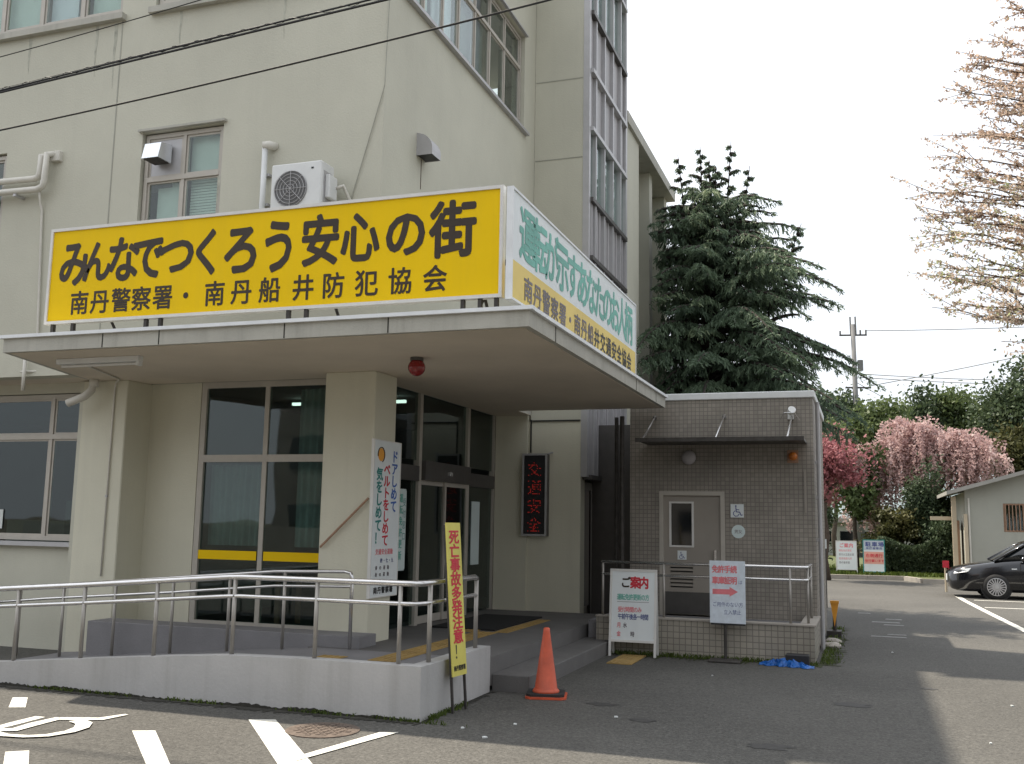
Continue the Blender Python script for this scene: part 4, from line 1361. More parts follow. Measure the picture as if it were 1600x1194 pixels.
# ------------------------------------------------------------------ yellow slanting banner board by the ramp
def banner():
    t = thing('banner_board', 'narrow yellow board with red vertical writing leaning on the ramp end wall', 'sign board', (-3.5, 8.72, 0))
    # leans towards the railing: frame of board
    b0, b1 = Vector((-3.50, 8.58, 0.0)), Vector((-3.645, 8.50, 1.69))
    v = (b1 - b0).normalized()
    u = Vector((0.10, 1.0, 0.0)).normalized()
    v = (v - u * v.dot(u)).normalized()
    n = u.cross(v).normalized()
    W, L0, L1 = 0.27, 0.315, 1.69
    def P(a, b_, d): return b0 + u * a + v * b_ + n * d
    def obox(bm, a0, a1, c0, c1, d0, d1):
        vs = [bm.verts.new(P(*q)) for q in ((a0, c0, d0), (a1, c0, d0), (a1, c1, d0), (a0, c1, d0), (a0, c0, d1), (a1, c0, d1), (a1, c1, d1), (a0, c1, d1))]
        for f in ((0, 3, 2, 1), (4, 5, 6, 7), (0, 1, 5, 4), (1, 2, 6, 5), (2, 3, 7, 6), (3, 0, 4, 7)):
            bm.faces.new([vs[i] for i in f])
        return bm
    obj('board', obox(B(), 0, W, L0, L1, -0.012, 0), mat('banner_yellow', (0.62, 0.55, 0.12), 0.5, 0.1, 3), t)
    for a in (0.0, W - 0.02):
        obj('leg', obox(B(), a, a + 0.02, 0.0, L1 - 0.02, -0.034, -0.013), M['iron'], t)
    o = P(0, 0, 0)
    letters(t, column('死亡事故多発注意', W / 2, 1.56, 0.128, 0.20, 0.135), M['red_ink'], o, u, v, off=0.03)
    letters(t, column('！', W / 2, 0.53, 0.1, 0.2, 0.16), M['black'], o, u, v, off=0.0)
    letters(t, row('南丹警察署', 0.045, 0.385, 0.045, 0.045, 0.05), M['black'], o, u, v, off=0.02)
banner()

# ------------------------------------------------------------------ traffic cone
def cone():
    c = Vector((-3.03, 9.80, 0))
    t = thing('traffic_cone', 'faded orange traffic cone standing at the foot of the entrance step', 'traffic cone', c)
    bm = B(); lathe(bm, c, [(0.130, 0.035), (0.134, 0.06), (0.122, 0.072), (0.112, 0.085), (0.034, 0.625), (0.032, 0.655), (0.020, 0.665)], 28)
    obj('cone_body', bm, M['cone'], t, smooth=True)
    a = R(14)
    pts = []
    for k in range(4):
        th = a + math.pi / 4 + k * math.pi / 2
        for d in (-0.12, 0.12):
            pts.append((c.x + 0.235 * math.cos(th + d), c.y + 0.235 * math.sin(th + d)))
    obj('cone_base', prism(B(), pts, 0.022, 0.045), M['rubber'], t)
    pts2 = [(c.x + (p[0] - c.x) * 1.08 + 0.01, c.y + (p[1] - c.y) * 1.08 - 0.01) for p in pts]
    obj('cone_foot', prism(B(), pts2, 0.002, 0.022), M['cone'], t)
cone()

# ------------------------------------------------------------------ toilet building
def toilet():
    t = thing('toilet_building', 'low grey-brown tiled toilet block with white coping beside the canopy', 'building', (-1.9, 16, 0))
    x0, x1, Y, zt = -3.30, -0.66, 14.80, 3.53
    wall('front_wall', FY(Y), x0, x1, 0, zt, 0.15, [(-2.86, -1.91, 0.40, 2.19)], M['tile'], t)
    bx('side_wall', M['tile'], t, x1 - 0.15, x1 - 0.001, Y + 0.15, 18.2, 0, zt)
    bx('side_wall', M['tile'], t, x0, x0 + 0.15, Y + 0.15, 18.2, 0, zt)
    bx('back_wall', M['tile'], t, x0 + 0.15, x1 - 0.15, 18.05, 18.2, 0, zt)
    bx('coping', M['cap'], t, x0 - 0.03, x1 + 0.03, Y - 0.03, 18.25, zt, zt + 0.10, bevel=0.01)
    bx('inner_wall', M['room'], t, x0 + 0.2, x1 - 0.2, Y + 1.2, Y + 1.25, 0.3, 3.0)
    # door
    f = B()
    p = FY(Y)
    p.box(f, -2.86, -2.80, 0.40, 2.19, -0.08, 0.015); p.box(f, -1.97, -1.91, 0.40, 2.19, -0.08, 0.015); p.box(f, -2.80, -1.97, 2.13, 2.19, -0.08, 0.015)
    obj('door_frame', f, M['alu'], t)
    d = wall('door', FY(Y + 0.03), -2.80, -1.97, 0.42, 2.13, 0.04, [(-2.70, -2.38, 1.40, 2.02), (-2.71, -2.38, 0.80, 1.16)], M['beige_metal'], t)
    f = B()
    q = FY(Y + 0.03)
    q.box(f, -2.72, -2.69, 1.38, 2.04, -0.02, 0.012); q.box(f, -2.39, -2.36, 1.38, 2.04, -0.02, 0.012)
    q.box(f, -2.69, -2.39, 1.38, 1.405, -0.02, 0.012); q.box(f, -2.69, -2.39, 2.015, 2.04, -0.02, 0.012)
    obj('pane_frame', f, M['frame_white'], d)
    g = B(); q.box(g, -2.69, -2.39, 1.405, 2.015, -0.02, -0.012); obj('pane', g, M['car_glass'], d)
    for k in range(6):
        g = B()
        z = 0.82 + k * 0.055
        hexa(g, [(-2.71, Y + 0.03, z), (-2.38, Y + 0.03, z), (-2.38, Y + 0.06, z + 0.03), (-2.71, Y + 0.06, z + 0.03), (-2.71, Y + 0.03, z + 0.008), (-2.38, Y + 0.03, z + 0.008), (-2.38, Y + 0.06, z + 0.038), (-2.71, Y + 0.06, z + 0.038)])
        obj('louvre_slat', g, M['beige_metal'], d)
    bx('shadow_panel', M['alu_dark'], d, -2.79, -1.98, Y + 0.015, Y + 0.028, 0.43, 0.74)  # dark panel paints the shadow at the foot of the door
    bx('handle', M['steel'], d, -2.06, -2.03, Y - 0.04, Y + 0.03, 1.05, 1.35)
    # awning
    a = bx('awning', M['alu_dark'], t, -3.02, -0.75, 13.92, Y - 0.001, 2.868, 2.895)
    bx('awning_edge', M['iron'], a, -3.03, -0.74, 13.90, 13.92, 2.848, 2.905)
    for x in (-2.95, -1.93, -0.97):
        obj('awning_rod', tube(B(), [(x + 0.03, Y, 3.29), (x, 14.05, 2.90)], 0.014, 8), M['steel'], a)
        obj('rod_fixing', tube(B(), [(x + 0.03, Y, 3.29), (x + 0.03, Y - 0.03, 3.27)], 0.03, 10), M['steel'], a)
    # entrance platform with tiled low wall
    bx('platform', M['slab'], t, -3.60, x1 - 0.20, 13.57, Y, 0.0, 0.40)
    lw = bx('low_wall', M['tile_low'], t, -3.45, -0.64, 13.41, 13.56, 0, 0.465)
    bx('low_wall', M['tile_low'], t, -0.80, -0.645, 13.56, Y - 0.001, 0, 0.465)
    bx('low_wall_cap', M['kerb'], t, -3.46, -0.62, 13.39, 13.58, 0.465, 0.485)
    bx('low_wall_cap', M['kerb'], t, -0.82, -0.62, 13.58, Y - 0.002, 0.465, 0.485)
    # pipe in the dark gap
    obj('downpipe', tube(B(), [(-3.40, 14.7, 0.4), (-3.40, 14.7, 3.3)], 0.035, 8), M['iron'], t)
    obj('downpipe', tube(B(), [(-3.52, 14.85, 0.1), (-3.52, 14.85, 3.3)], 0.03, 8), M['iron'], t)
    bx('gap_wall', M['alu_dark'], t, -4.2, -3.32, 16.0, 16.1, 0, 3.3)
    bx('conduit', M['beige_metal'], t, -0.80, -0.77, Y - 0.02, Y - 0.001, 1.9, 2.5)
    for z in (1.5, 2.1, 2.6):
        bx('pipe_bracket', M['alu_grey'], t, -0.66, -0.60, Y + 0.3, Y + 0.34, z, z + 0.05)
    obj('side_pipe', tube(B(), [(-0.61, Y + 0.32, 0.0), (-0.61, Y + 0.32, 3.5)], 0.03, 8), M['alu_grey'], t)
    return t
toilet()
Y = 14.80
def toilet_fittings():
    t = thing('wall_lamp', 'round frosted globe lamp above the toilet door', 'lamp', (-2.41, 14.75, 2.7))
    bm = B(); bmesh.ops.create_uvsphere(bm, u_segments=24, v_segments=12, radius=0.105, matrix=Matrix.Translation((-2.41, 14.72, 2.68)) @ Matrix.Diagonal((1, 0.6, 1, 1)))
    obj('lamp_globe', bm, M['lamp_glass'], t, smooth=True)
    bm = B(); lathe(bm, (-2.41, 14.80, 2.68), [(0.085, 0), (0.085, 0.04)], 20, (0, -1, 0)); obj('lamp_base', bm, M['alu_grey'], t)
    t = thing('alarm_lamp', 'small orange alarm lamp under the right end of the awning', 'lamp', (-0.93, 14.75, 2.7))
    bx('lamp_base', M['wood'], t, -1.02, -0.87, 14.76, 14.80, 2.60, 2.78)
    bm = B(); lathe(bm, (-0.94, 14.76, 2.69), [(0.06, 0), (0.06, 0.05), (0.035, 0.09)], 16, (0, -1, 0)); obj('lamp_globe', bm, M['orange_lamp'], t, smooth=True)
    t = thing('security_lamp', 'small white security lamp on the wall above the right awning rod', 'lamp', (-0.96, 14.75, 3.3))
    bx('mount', M['white_metal'], t, -1.0, -0.92, 14.74, 14.80, 3.22, 3.34)
    bm = B(); lathe(bm, (-0.95, 14.73, 3.33), [(0.03, -0.08), (0.055, 0.02), (0.055, 0.05)], 14, (0.3, -0.8, 0.5)); obj('lamp_head', bm, M['white_metal'], t)
    obj('wire_guard', tube(B(), [(-1.1, 14.72, 3.22), (-1.04, 14.6, 3.3), (-0.9, 14.58, 3.3), (-0.84, 14.72, 3.2)], 0.006, 5), M['steel'], t)
    # pictogram plates
    def figure(parent, X0, Z0, s, yv, material):
        bm = B()
        def line(pts, w):
            for i in range(len(pts) - 1):
                a, b_ = Vector(pts[i]), Vector(pts[i + 1])
                d = (b_ - a).normalized(); n = Vector((-d.y, d.x)) * w / 2
                q = [a + n - d * w * .3, a - n - d * w * .3, b_ - n + d * w * .3, b_ + n + d * w * .3]
                f = bm.faces.new([bm.verts.new((X0 + p.x * s, yv - 0.0003 * (i + len(bm.faces) % 5), Z0 + p.y * s)) for p in q])
        line([(0.42, 0.78), (0.45, 0.45), (0.70, 0.43), (0.80, 0.2), (0.90, 0.22)], 0.07)
        line([(0.44, 0.62), (0.66, 0.60)], 0.055)
        line([(0.36, 0.52), (0.24, 0.40), (0.24, 0.24), (0.38, 0.12), (0.55, 0.14), (0.66, 0.28)], 0.055)
        c = [(0.42 + 0.065 * math.cos(a), 0.88 + 0.065 * math.sin(a)) for a in np.linspace(0, 2 * math.pi, 12)[:-1]]
        bm.faces.new([bm.verts.new((X0 + p[0] * s, yv - 0.003, Z0 + p[1] * s)) for p in c])
        bmesh.ops.recalc_face_normals(bm, faces=bm.faces)
        obj('wheelchair_symbol', bm, material, parent)
    t = thing('wheelchair_sign', 'square white plate with wheelchair symbol beside the toilet door', 'sign', (-1.73, 14.79, 1.8))
    bx('plate', M['sign_white'], t, -1.825, -1.64, 14.785, 14.799, 1.82, 2.01)
    figure(t, -1.83, 1.815, 0.19, 14.783, M['navy_ink'])
    t = thing('round_sign', 'round pale plate with small writing below the wheelchair plate', 'sign', (-1.72, 14.79, 1.6))
    bm = B(); lathe(bm, (-1.72, 14.80, 1.62), [(0.095, 0), (0.095, 0.014), (0, 0.014)], 24, (0, -1, 0)); obj('plate', bm, M['sign_pale'], t)
    letters(t, row('男女', -0.028, 0.02, 0.055, 0.06, 0.06), M['grey_ink'], (-1.72, 14.785, 1.60), (1, 0, 0), (0, 0, 1), off=0.0)
    t = thing('door_plate', 'small white pictogram plate on the toilet door under its window', 'sign', (-2.53, 14.82, 1.25))
    bx('plate', M['sign_white'], t, -2.60, -2.47, 14.822, 14.829, 1.20, 1.33)
    figure(t, -2.60, 1.20, 0.12, 14.82, M['navy_ink'])
    # railing on the low wall
    yr = 13.485
    parts = [('handrail', [(-3.40, yr, 1.19), (-0.80, yr, 1.19), (-0.74, yr + 0.02, 1.19), (-0.72, yr + 0.08, 1.19), (-0.72, 14.5, 1.19)], 0.020, M['steel']),
             ('midrail', [(-3.40, yr, 1.03), (-0.80, yr, 1.03), (-0.74, yr + 0.02, 1.03), (-0.72, yr + 0.08, 1.03), (-0.72, 14.5, 1.03)], 0.017, M['steel'])]
    for x in (-3.38, -2.55, -1.75, -0.93):
        parts.append(('post', [(x, yr, 0.46), (x, yr, 1.19)], 0.017, M['post']))
    parts.append(('post', [(-0.72, 13.62, 0.48), (-0.72, 13.62, 1.18)], 0.017, M['post']))
    parts.append(('post', [(-0.72, 14.4, 0.48), (-0.72, 14.4, 1.18)], 0.017, M['post']))
    rail('toilet_railing', 'two bar steel railing on the tiled low wall before the toilet', 'railing', parts)
toilet_fittings()

# ------------------------------------------------------------------ A-frame signs
def aframe(loc, rz, w, h, label, cat, faces, legs=0.2, splay=0.22, name='a_frame_sign', group=None, framemat='frame_white'):
    t = thing(name, label, cat, loc, rz, group)
    Mx = Matrix.Translation(loc) @ Matrix.Rotation(rz, 4, 'Z')
    u = (Mx.to_3x3() @ Vector((1, 0, 0)))
    for side in (0, 1):
        sgn = -1 if side == 0 else 1
        foot = Mx @ Vector((-w / 2, sgn * splay, 0))
        topp = Mx @ Vector((-w / 2, sgn * 0.012, h))
        v = (topp - foot).normalized()
        n = u.cross(v).normalized() * (1 if side == 0 else -1)
        Ln = (topp - foot).length
        def P(a, b_, d): return foot + u * a + v * b_ + n * d
        def ob(a0, a1, c0, c1, d0, d1, bm=None):
            bm = bm or B()
            vs = [bm.verts.new(P(*q)) for q in ((a0, c0, d0), (a1, c0, d0), (a1, c1, d0), (a0, c1, d0), (a0, c0, d1), (a1, c0, d1), (a1, c1, d1), (a0, c1, d1))]
            fs = [bm.faces.new([vs[i] for i in f]) for f in ((0, 3, 2, 1), (4, 5, 6, 7), (0, 1, 5, 4), (1, 2, 6, 5), (2, 3, 7, 6), (3, 0, 4, 7))]
            bmesh.ops.recalc_face_normals(bm, faces=fs)
            return bm
        for a in (0.0, w - 0.03):
            obj('leg', ob(a, a + 0.03, 0, Ln, -0.03, 0.0), M[framemat], t)
        bm = ob(0.03, w - 0.03, Ln - 0.03, Ln, -0.029, 0.001)
        ob(0.03, w - 0.03, legs - 0.03, legs, -0.029, 0.001, bm)
        obj('frame_bar', bm, M[framemat], t)
        obj('panel', ob(0.031, w - 0.031, legs, Ln - 0.031, -0.015, -0.006), M['sign_white'], t)
        if side == 0:
            for fn in faces:
                fn(t, P, u, v, n, w, Ln, ob)
    for a in (-w / 2 + 0.035, w / 2 - 0.035):
        p, q = Mx @ Vector((a, -splay * 0.78, h * 0.22)), Mx @ Vector((a, splay * 0.78, h * 0.22))
        obj('stay', tube(B(), [p, q], 0.008, 6), M[framemat], t)
    return t

def face_guide(t, P, u, v, n, w, L, ob):
    o = P(0, 0, -0.006)
    letters(t, row('ご', 0.21, L - 0.17, 0.1, 0.14, 0.15), M['ink'], o, u, v, off=0.03)
    letters(t, row('案内', 0.335, L - 0.17, 0.115, 0.135, 0.16), M['red_ink'], o, u, v, off=0.04)
    letters(t, row('運転免許更新の方', 0.125, L - 0.36, 0.053, 0.058, 0.085), M['teal'], o, u, v, off=0.02)
    obj('rule', ob(0.10, 0.52, L - 0.425, L - 0.42, -0.006, -0.0045), M['grey_ink'], t)
    letters(t, row('受付時間のみ', 0.14, L - 0.52, 0.052, 0.056, 0.075), M['pink_ink'], o, u, v, off=0.02)
    letters(t, row('午前午後各一時間', 0.14, L - 0.61, 0.050, 0.055, 0.08), M['navy_ink'], o, u, v, off=0.02)
    letters(t, row('月', 0.13, L - 0.72, 0.05, 0.055, 0.07), M['pink_ink'], o, u, v)
    letters(t, row('水', 0.21, L - 0.72, 0.05, 0.055, 0.07), M['grey_ink'], o, u, v)
    letters(t, row('金', 0.13, L - 0.83, 0.05, 0.055, 0.07), M['pink_ink'], o, u, v)
    letters(t, row('時', 0.31, L - 0.83, 0.05, 0.055, 0.07), M['grey_ink'], o, u, v)
aframe((-2.905, 13.25, 0), R(2), 0.62, 1.11, 'white A-frame notice headed in black and red, standing left before the toilet wall', 'A-frame sign', [face_guide], legs=0.21, splay=0.13)

def board2():
    t = thing('arrow_sign', 'white board with pink writing and a right-pointing arrow on a dark stand', 'sign board', (-1.7, 13.1, 0))
    x0, x1, y, z0, z1 = -1.905, -1.46, 13.20, 0.475, 1.255
    bx('board', mat('mottled_white', (0.62, 0.68, 0.74), 0.5, 0.1, 14), t, x0, x1, y, y + 0.025, z0, z1)
    bx('bottom_edge', M['black'], t, x0 + 0.01, x1 - 0.005, y + 0.001, y + 0.03, z0 - 0.022, z0)
    obj('post', tube(B(), [(-1.72, y + 0.045, 0.03), (-1.72, y + 0.045, 1.1)], 0.02, 8), M['iron'], t)
    bx('base', M['iron'], t, -1.92, -1.52, 13.05, 13.33, 0.0, 0.03, bevel=0.008)
    o = (x0, y, z0)
    u, v = (1, 0, 0), (0, 0, 1)
    letters(t, row('免許手続', 0.07, 0.675, 0.078, 0.085, 0.10), M['pink_ink'], o, u, v, off=0.03)
    letters(t, row('車庫証明', 0.07, 0.535, 0.078, 0.085, 0.10), M['pink_ink'], o, u, v, off=0.035)
    letters(t, row('は', 0.385, 0.515, 0.05, 0.055, 0.055), M['navy_ink'], o, u, v, off=0.01)
    f = B()
    P = [(0.035, 0.36), (0.25, 0.36), (0.25, 0.335), (0.355, 0.395), (0.25, 0.455), (0.25, 0.425), (0.035, 0.425)]
    f.faces.new([f.verts.new((x0 + a, y - 0.0015, z0 + b_)) for a, b_ in P])
    obj('arrow', f, M['pink_ink'], t)
    letters(t, row('ご用件のない方', 0.06, 0.235, 0.055, 0.055, 0.065), M['navy_ink'], o, u, v, off=0.01)
    letters(t, row('立入禁止', 0.20, 0.14, 0.055, 0.055, 0.065), M['navy_ink'], o, u, v, off=0.01)
board2()

def face_far1(t, P, u, v, n, w, L, ob):
    o = P(0, 0, -0.006)
    letters(t, row('ご案内', 0.19, L - 0.16, 0.16, 0.15, 0.16), M['pink_ink'], o, u, v, off=0.03)
    for k, s in enumerate(('運転免許更新', '受付は正面玄関', '駐車場案内所', '南丹警察署')):
        letters(t, row(s, 0.13, L - 0.34 - k * 0.14, 0.072, 0.07, 0.09), M['grey_ink' if k % 2 else 'pink_ink'], o, u, v, off=0.01)
aframe((-0.66, 37.6, 0.11), R(4), 0.70, 1.14, 'white A-frame notice on the far verge, left of the red and grey one', 'A-frame sign', [face_far1], legs=0.17)
def face_far2(t, P, u, v, n, w, L, ob):
    obj('upper_band', ob(0.04, w - 0.04, L - 0.36, L - 0.04, -0.006, -0.002), mat('pale_blue_paint', (0.45, 0.50, 0.55), 0.6), t)
    obj('lower_band', ob(0.04, w - 0.04, L - 0.84, L - 0.42, -0.006, -0.002), mat('salmon_paint', (0.66, 0.34, 0.27), 0.6), t)
    o = P(0, 0, -0.002)
    letters(t, row('駐車場', 0.18, L - 0.16, 0.21, 0.19, 0.17), M['navy_ink'], o, u, v, off=0.03)
    letters(t, row('来庁者専用', 0.15, L - 0.30, 0.11, 0.10, 0.08), M['navy_ink'], o, u, v, off=0.02)
    letters(t, row('右側通行', 0.16, L - 0.55, 0.14, 0.14, 0.14), M['red_ink'], o, u, v, off=0.02)
    letters(t, row('徐行願います', 0.12, L - 0.73, 0.105, 0.10, 0.10), M['red_ink'], o, u, v, off=0.02)
aframe((0.25, 37.5, 0.11), R(-2), 0.72, 1.20, 'A-frame notice with grey top and red lower half on the far verge', 'A-frame sign', [face_far2], legs=0.12, framemat='teal_dark')

# ------------------------------------------------------------------ small things on the ground
def ground_things():
    t = thing('manhole_cover', 'rusty round manhole cover set in the asphalt before the ramp', 'manhole cover', (-4.2, 7.48, 0))
    bm = B(); lathe(bm, (-4.2, 7.48, 0), [(0.30, 0.001), (0.30, 0.008), (0.28, 0.010), (0, 0.010)], 32); obj('ring', bm, M['rust'], t)
    bm = B()
    for i in range(-4, 5):
        for j in range(-4, 5):
            if i * i + j * j < 17:
                box(bm, -4.2 + i * 0.058 - 0.018, -4.2 + i * 0.058 + 0.018, 7.48 + j * 0.058 - 0.018, 7.48 + j * 0.058 + 0.018, 0.010, 0.014)
    tr_ = obj('tread', bm, M['rust'], t); tr_['kind'] = 'stuff'
    # blue crumpled sheet
    bm = B()
    n, k = 26, 12
    g = [[None] * k for _ in range(n)]
    for i in range(n):
        for j in range(k):
            x = -1.30 + 0.66 * i / (n - 1)
            yv = 13.08 + 0.24 * j / (k - 1) - 0.10 * (i / (n - 1)) + 0.03 * math.sin(i * 1.1)
            e = math.sin(math.pi * j / (k - 1)) * math.sin(math.pi * min(1, (i + 1) / n))
            g[i][j] = bm.verts.new((x + rng.uniform(-.012, .012), yv + rng.uniform(-.012, .012), 0.006 + e * (0.055 + 0.035 * math.sin(i * 1.7 + j * 2.1) + rng.uniform(-.015, .02))))
    for i in range(n - 1):
        for j in range(k - 1):
            bm.faces.new((g[i][j], g[i + 1][j], g[i + 1][j + 1], g[i][j + 1]))
    tag(obj('blue_sheet', bm, M['tarp']), 'crumpled blue plastic sheet on the ground at the corner of the tiled low wall', 'plastic sheet')
    bm = B()
    box(bm, -0.98, -0.70, 13.16, 13.33, 0.0, 0.14)
    tag(obj('dark_box', bm, M['black'], bevel=0.01), 'small black box behind the crumpled blue sheet', 'box')
    # marker post with an orange wedge beyond the toilet block
    t = thing('marker_post', 'short dark marker post with an orange wedge beyond the toilet block corner', 'marker post', (-0.49, 16.9, 0))
    bm = B()
    prism(bm, [(-0.56, 16.88), (-0.43, 16.88), (-0.43, 16.95), (-0.56, 16.95)], 0.52, 0.56)
    v = [bm.verts.new(p) for p in ((-0.555, 16.9, 0.52), (-0.435, 16.9, 0.52), (-0.50, 16.9, 0.16), (-0.555, 16.94, 0.52), (-0.435, 16.94, 0.52), (-0.50, 16.94, 0.16))]
    for f in ((0, 2, 1), (3, 4, 5), (0, 3, 5, 2), (1, 2, 5, 4), (0, 1, 4, 3)):
        bm.faces.new([v[i] for i in f])
    bmesh.ops.recalc_face_normals(bm, faces=bm.faces)
    obj('orange_wedge', bm, M['orange_ink'], t)
    obj('stake', tube(B(), [(-0.50, 16.95, 0), (-0.50, 16.95, 0.5)], 0.03, 8), M['iron'], t)
    bx('base', M['iron'], t, -0.62, -0.40, 16.8, 17.1, 0, 0.10)
    t = thing('bollard', 'dark thin post with pale top standing beyond the toilet block', 'post', (-0.86, 23, 0))
    obj('shaft', tube(B(), [(-0.86, 23, 0), (-0.86, 23, 1.25)], 0.045, 10), M['iron'], t)
    obj('pale_top', tube(B(), [(-0.86, 23, 1.25), (-0.86, 23, 1.45)], 0.055, 10), M['paper'], t)
    # stones beside the block
    for (x, yv, s, lb) in ((-0.52, 15.4, 0.16, 'flat grey stone lying in the moss nearest the toilet block corner'), (-0.50, 16.0, 0.13, 'small grey stone in the moss before the orange marker')):
        bm = B(); bmesh.ops.create_icosphere(bm, subdivisions=2, radius=s, matrix=Matrix.Translation((x, yv, 0.03)) @ Matrix.Diagonal((1, 1, 0.35, 1)))
        for vv in bm.verts: vv.co += Vector((rng.uniform(-.01, .01), rng.uniform(-.01, .01), rng.uniform(-.01, .01)))
        tag(obj('stone', bm, M['kerb']), lb, 'stone')
ground_things()

bm = B()
for (x, y_, r_) in ((-2.14, 9.02, 0.022), (-2.9, 7.75, 0.02), (-1.7, 11.9, 0.012), (0.9, 9.2, 0.012), (1.3, 11.2, 0.015), (-3.2, 8.02, 0.016), (-2.85, 8.35, 0.018), (0.3, 15.2, 0.018)):
    pts_ = [(x + r_ * rng.uniform(.5, 1.3) * math.cos(a), y_ + r_ * rng.uniform(.5, 1.3) * math.sin(a)) for a in np.linspace(0, 2 * math.pi, 7)[:-1]]
    prism(bm, pts_, 0.002, 0.012)
stf = obj('litter', bm, M['paper'])
stf['kind'] = 'stuff'
stf['label'] = 'small pale pebbles and paper scraps scattered on the asphalt'
# dark oil spots
bm = B()
for (x, y_, r_) in ((-0.75, 8.35, 0.12), (-0.2, 10.6, 0.14), (-1.9, 9.0, 0.09), (0.6, 12.0, 0.06), (-2.4, 9.6, 0.10)):
    n_ = 18
    sheet(bm, [(x + r_ * rng.uniform(.6, 1.25) * 1.5 * math.cos(a), y_ + r_ * rng.uniform(.6, 1.25) * math.sin(a)) for a in np.linspace(0, 2 * math.pi, n_ + 1)[:-1]], 0.003)
oil = obj('oil_spot', bm, mat('oil_spot', (0.045, 0.043, 0.040), 0.7, 0.3, 20))
oil['kind'] = 'stuff'
oil['label'] = 'dark oil spots on the asphalt'

def irregular_strip(pts_fn, n, w0, w1, z, seed):
    r = random.Random(seed)
    bm = B()
    A, C = [], []
    for i in range(n + 1):
        t_ = i / n
        p, q = pts_fn(t_)
        k = w0 + (w1 - w0) * r.random() ** 1.5
        A.append(bm.verts.new((p[0], p[1], z)))
        C.append(bm.verts.new((p[0] + q[0] * k, p[1] + q[1] * k, z)))
    for i in range(n):
        bm.faces.new((A[i], A[i + 1], C[i + 1], C[i]))
    bmesh.ops.recalc_face_normals(bm, faces=bm.faces)
    for f in bm.faces:
        if f.normal.z < 0: f.normal_flip()
    return bm
def stuff(name, o, label=None):
    o['kind'] = 'stuff'
    if label: o['label'] = label
    return o
stuff('moss', obj('moss', irregular_strip(lambda t_: ((-11 + 7.4 * t_, 8.088), (0, -1)), 500, 0.05, 0.17, 0.005, 3), M['dirt']), 'dark damp moss line along the foot of the ramp wall')
stuff('moss', obj('moss', irregular_strip(lambda t_: ((-3.45 + 2.9 * t_, 13.408), (0, -1)), 130, 0.05, 0.42, 0.005, 5), M['moss']), 'green moss along the foot of the tiled low wall')
stuff('moss', obj('moss', irregular_strip(lambda t_: ((-0.60, 13.4 + 5.2 * t_), (1, 0)), 130, 0.08, 0.34, 0.005, 6), M['moss']), 'green moss strip beside the toilet block side wall')
stuff('moss', obj('moss', irregular_strip(lambda t_: ((-3.618, 8.1 + 1.7 * t_), (1, 0)), 60, 0.0, 0.10, 0.005, 8), M['dirt']), 'damp dirt at the foot of the ramp end wall')
bm = B()
A_, C_ = [], []
for i in range(321):
    x = -11.2 + 7.58 * i / 320
    h_ = 0.012 + 0.016 * rng.random() + 0.022 * (0.5 + 0.5 * math.sin(x * 2.3)) * (0.6 + 0.4 * math.sin(x * 9.1))
    A_.append(bm.verts.new((x, 8.0865, 0.0))); C_.append(bm.verts.new((x, 8.0865, h_)))
for i in range(320):
    bm.faces.new((A_[i], A_[i + 1], C_[i + 1], C_[i]))
stuff('moss', obj('moss', bm, M['dirt']), 'dark moss creeping up the lowest edge of the ramp wall')
def tufts(name, n, fn, h, material, label):
    C, U, V = [], [], []
    for i in range(n):
        x, y_, z_ = fn()
        a = rng.uniform(0, math.pi)
        hh = h * rng.uniform(0.4, 1.2)
        C.append((x, y_, z_ + hh / 2)); U.append((0.006 * math.cos(a), 0.006 * math.sin(a), 0)); V.append((rng.gauss(0, .2) * hh, rng.gauss(0, .2) * hh, hh / 2))
    o = quads_mesh(name, np.array(C), np.array(U), np.array(V), nrg.random(n), material)
    stuff(name, o, label)
tufts('weeds', 900, lambda: (rng.uniform(-3.4, -0.6), 13.40 - abs(rng.gauss(0, .07)), 0.0), 0.05, M['grass'], 'low weeds along the tiled low wall')
tufts('weeds', 500, lambda: (-0.58 + abs(rng.gauss(0, .10)), rng.uniform(13.5, 18.4), 0.0), 0.06, M['grass'], 'low weeds beside the toilet block')
tufts('weeds', 500, lambda: (rng.choice([-10.5, -7.5, -6.9, -5.9, -4.6, -3.7]) + rng.gauss(0, .18), 8.08 - abs(rng.gauss(0, .012)), 0.0), 0.035, M['grass'], 'tiny weeds at the foot of the ramp wall')
tufts('weeds', 200, lambda: (-3.6 + abs(rng.gauss(0, .03)), rng.uniform(8.15, 9.0), 0.0), 0.04, M['grass'], 'tiny weeds at the ramp end wall')
def verge_pt():
    return rng.uniform(-3, 9), 36.9 + abs(rng.gauss(0, 3.0)), 0.11
def verge_grass():
    C, U, V = [], [], []
    for i in range(14000):
        x, y_, z_ = verge_pt()
        a = rng.uniform(0, math.pi); hh = rng.uniform(0.05, 0.14)
        C.append((x, y_, z_ + hh / 2)); U.append((0.02 * math.cos(a), 0.02 * math.sin(a), 0)); V.append((rng.gauss(0, .02), rng.gauss(0, .02), hh / 2))
    stuff('grass', quads_mesh('grass', np.array(C), np.array(U), np.array(V), nrg.random(len(C)), M['grass']), 'short grass on the far verge')
verge_grass()

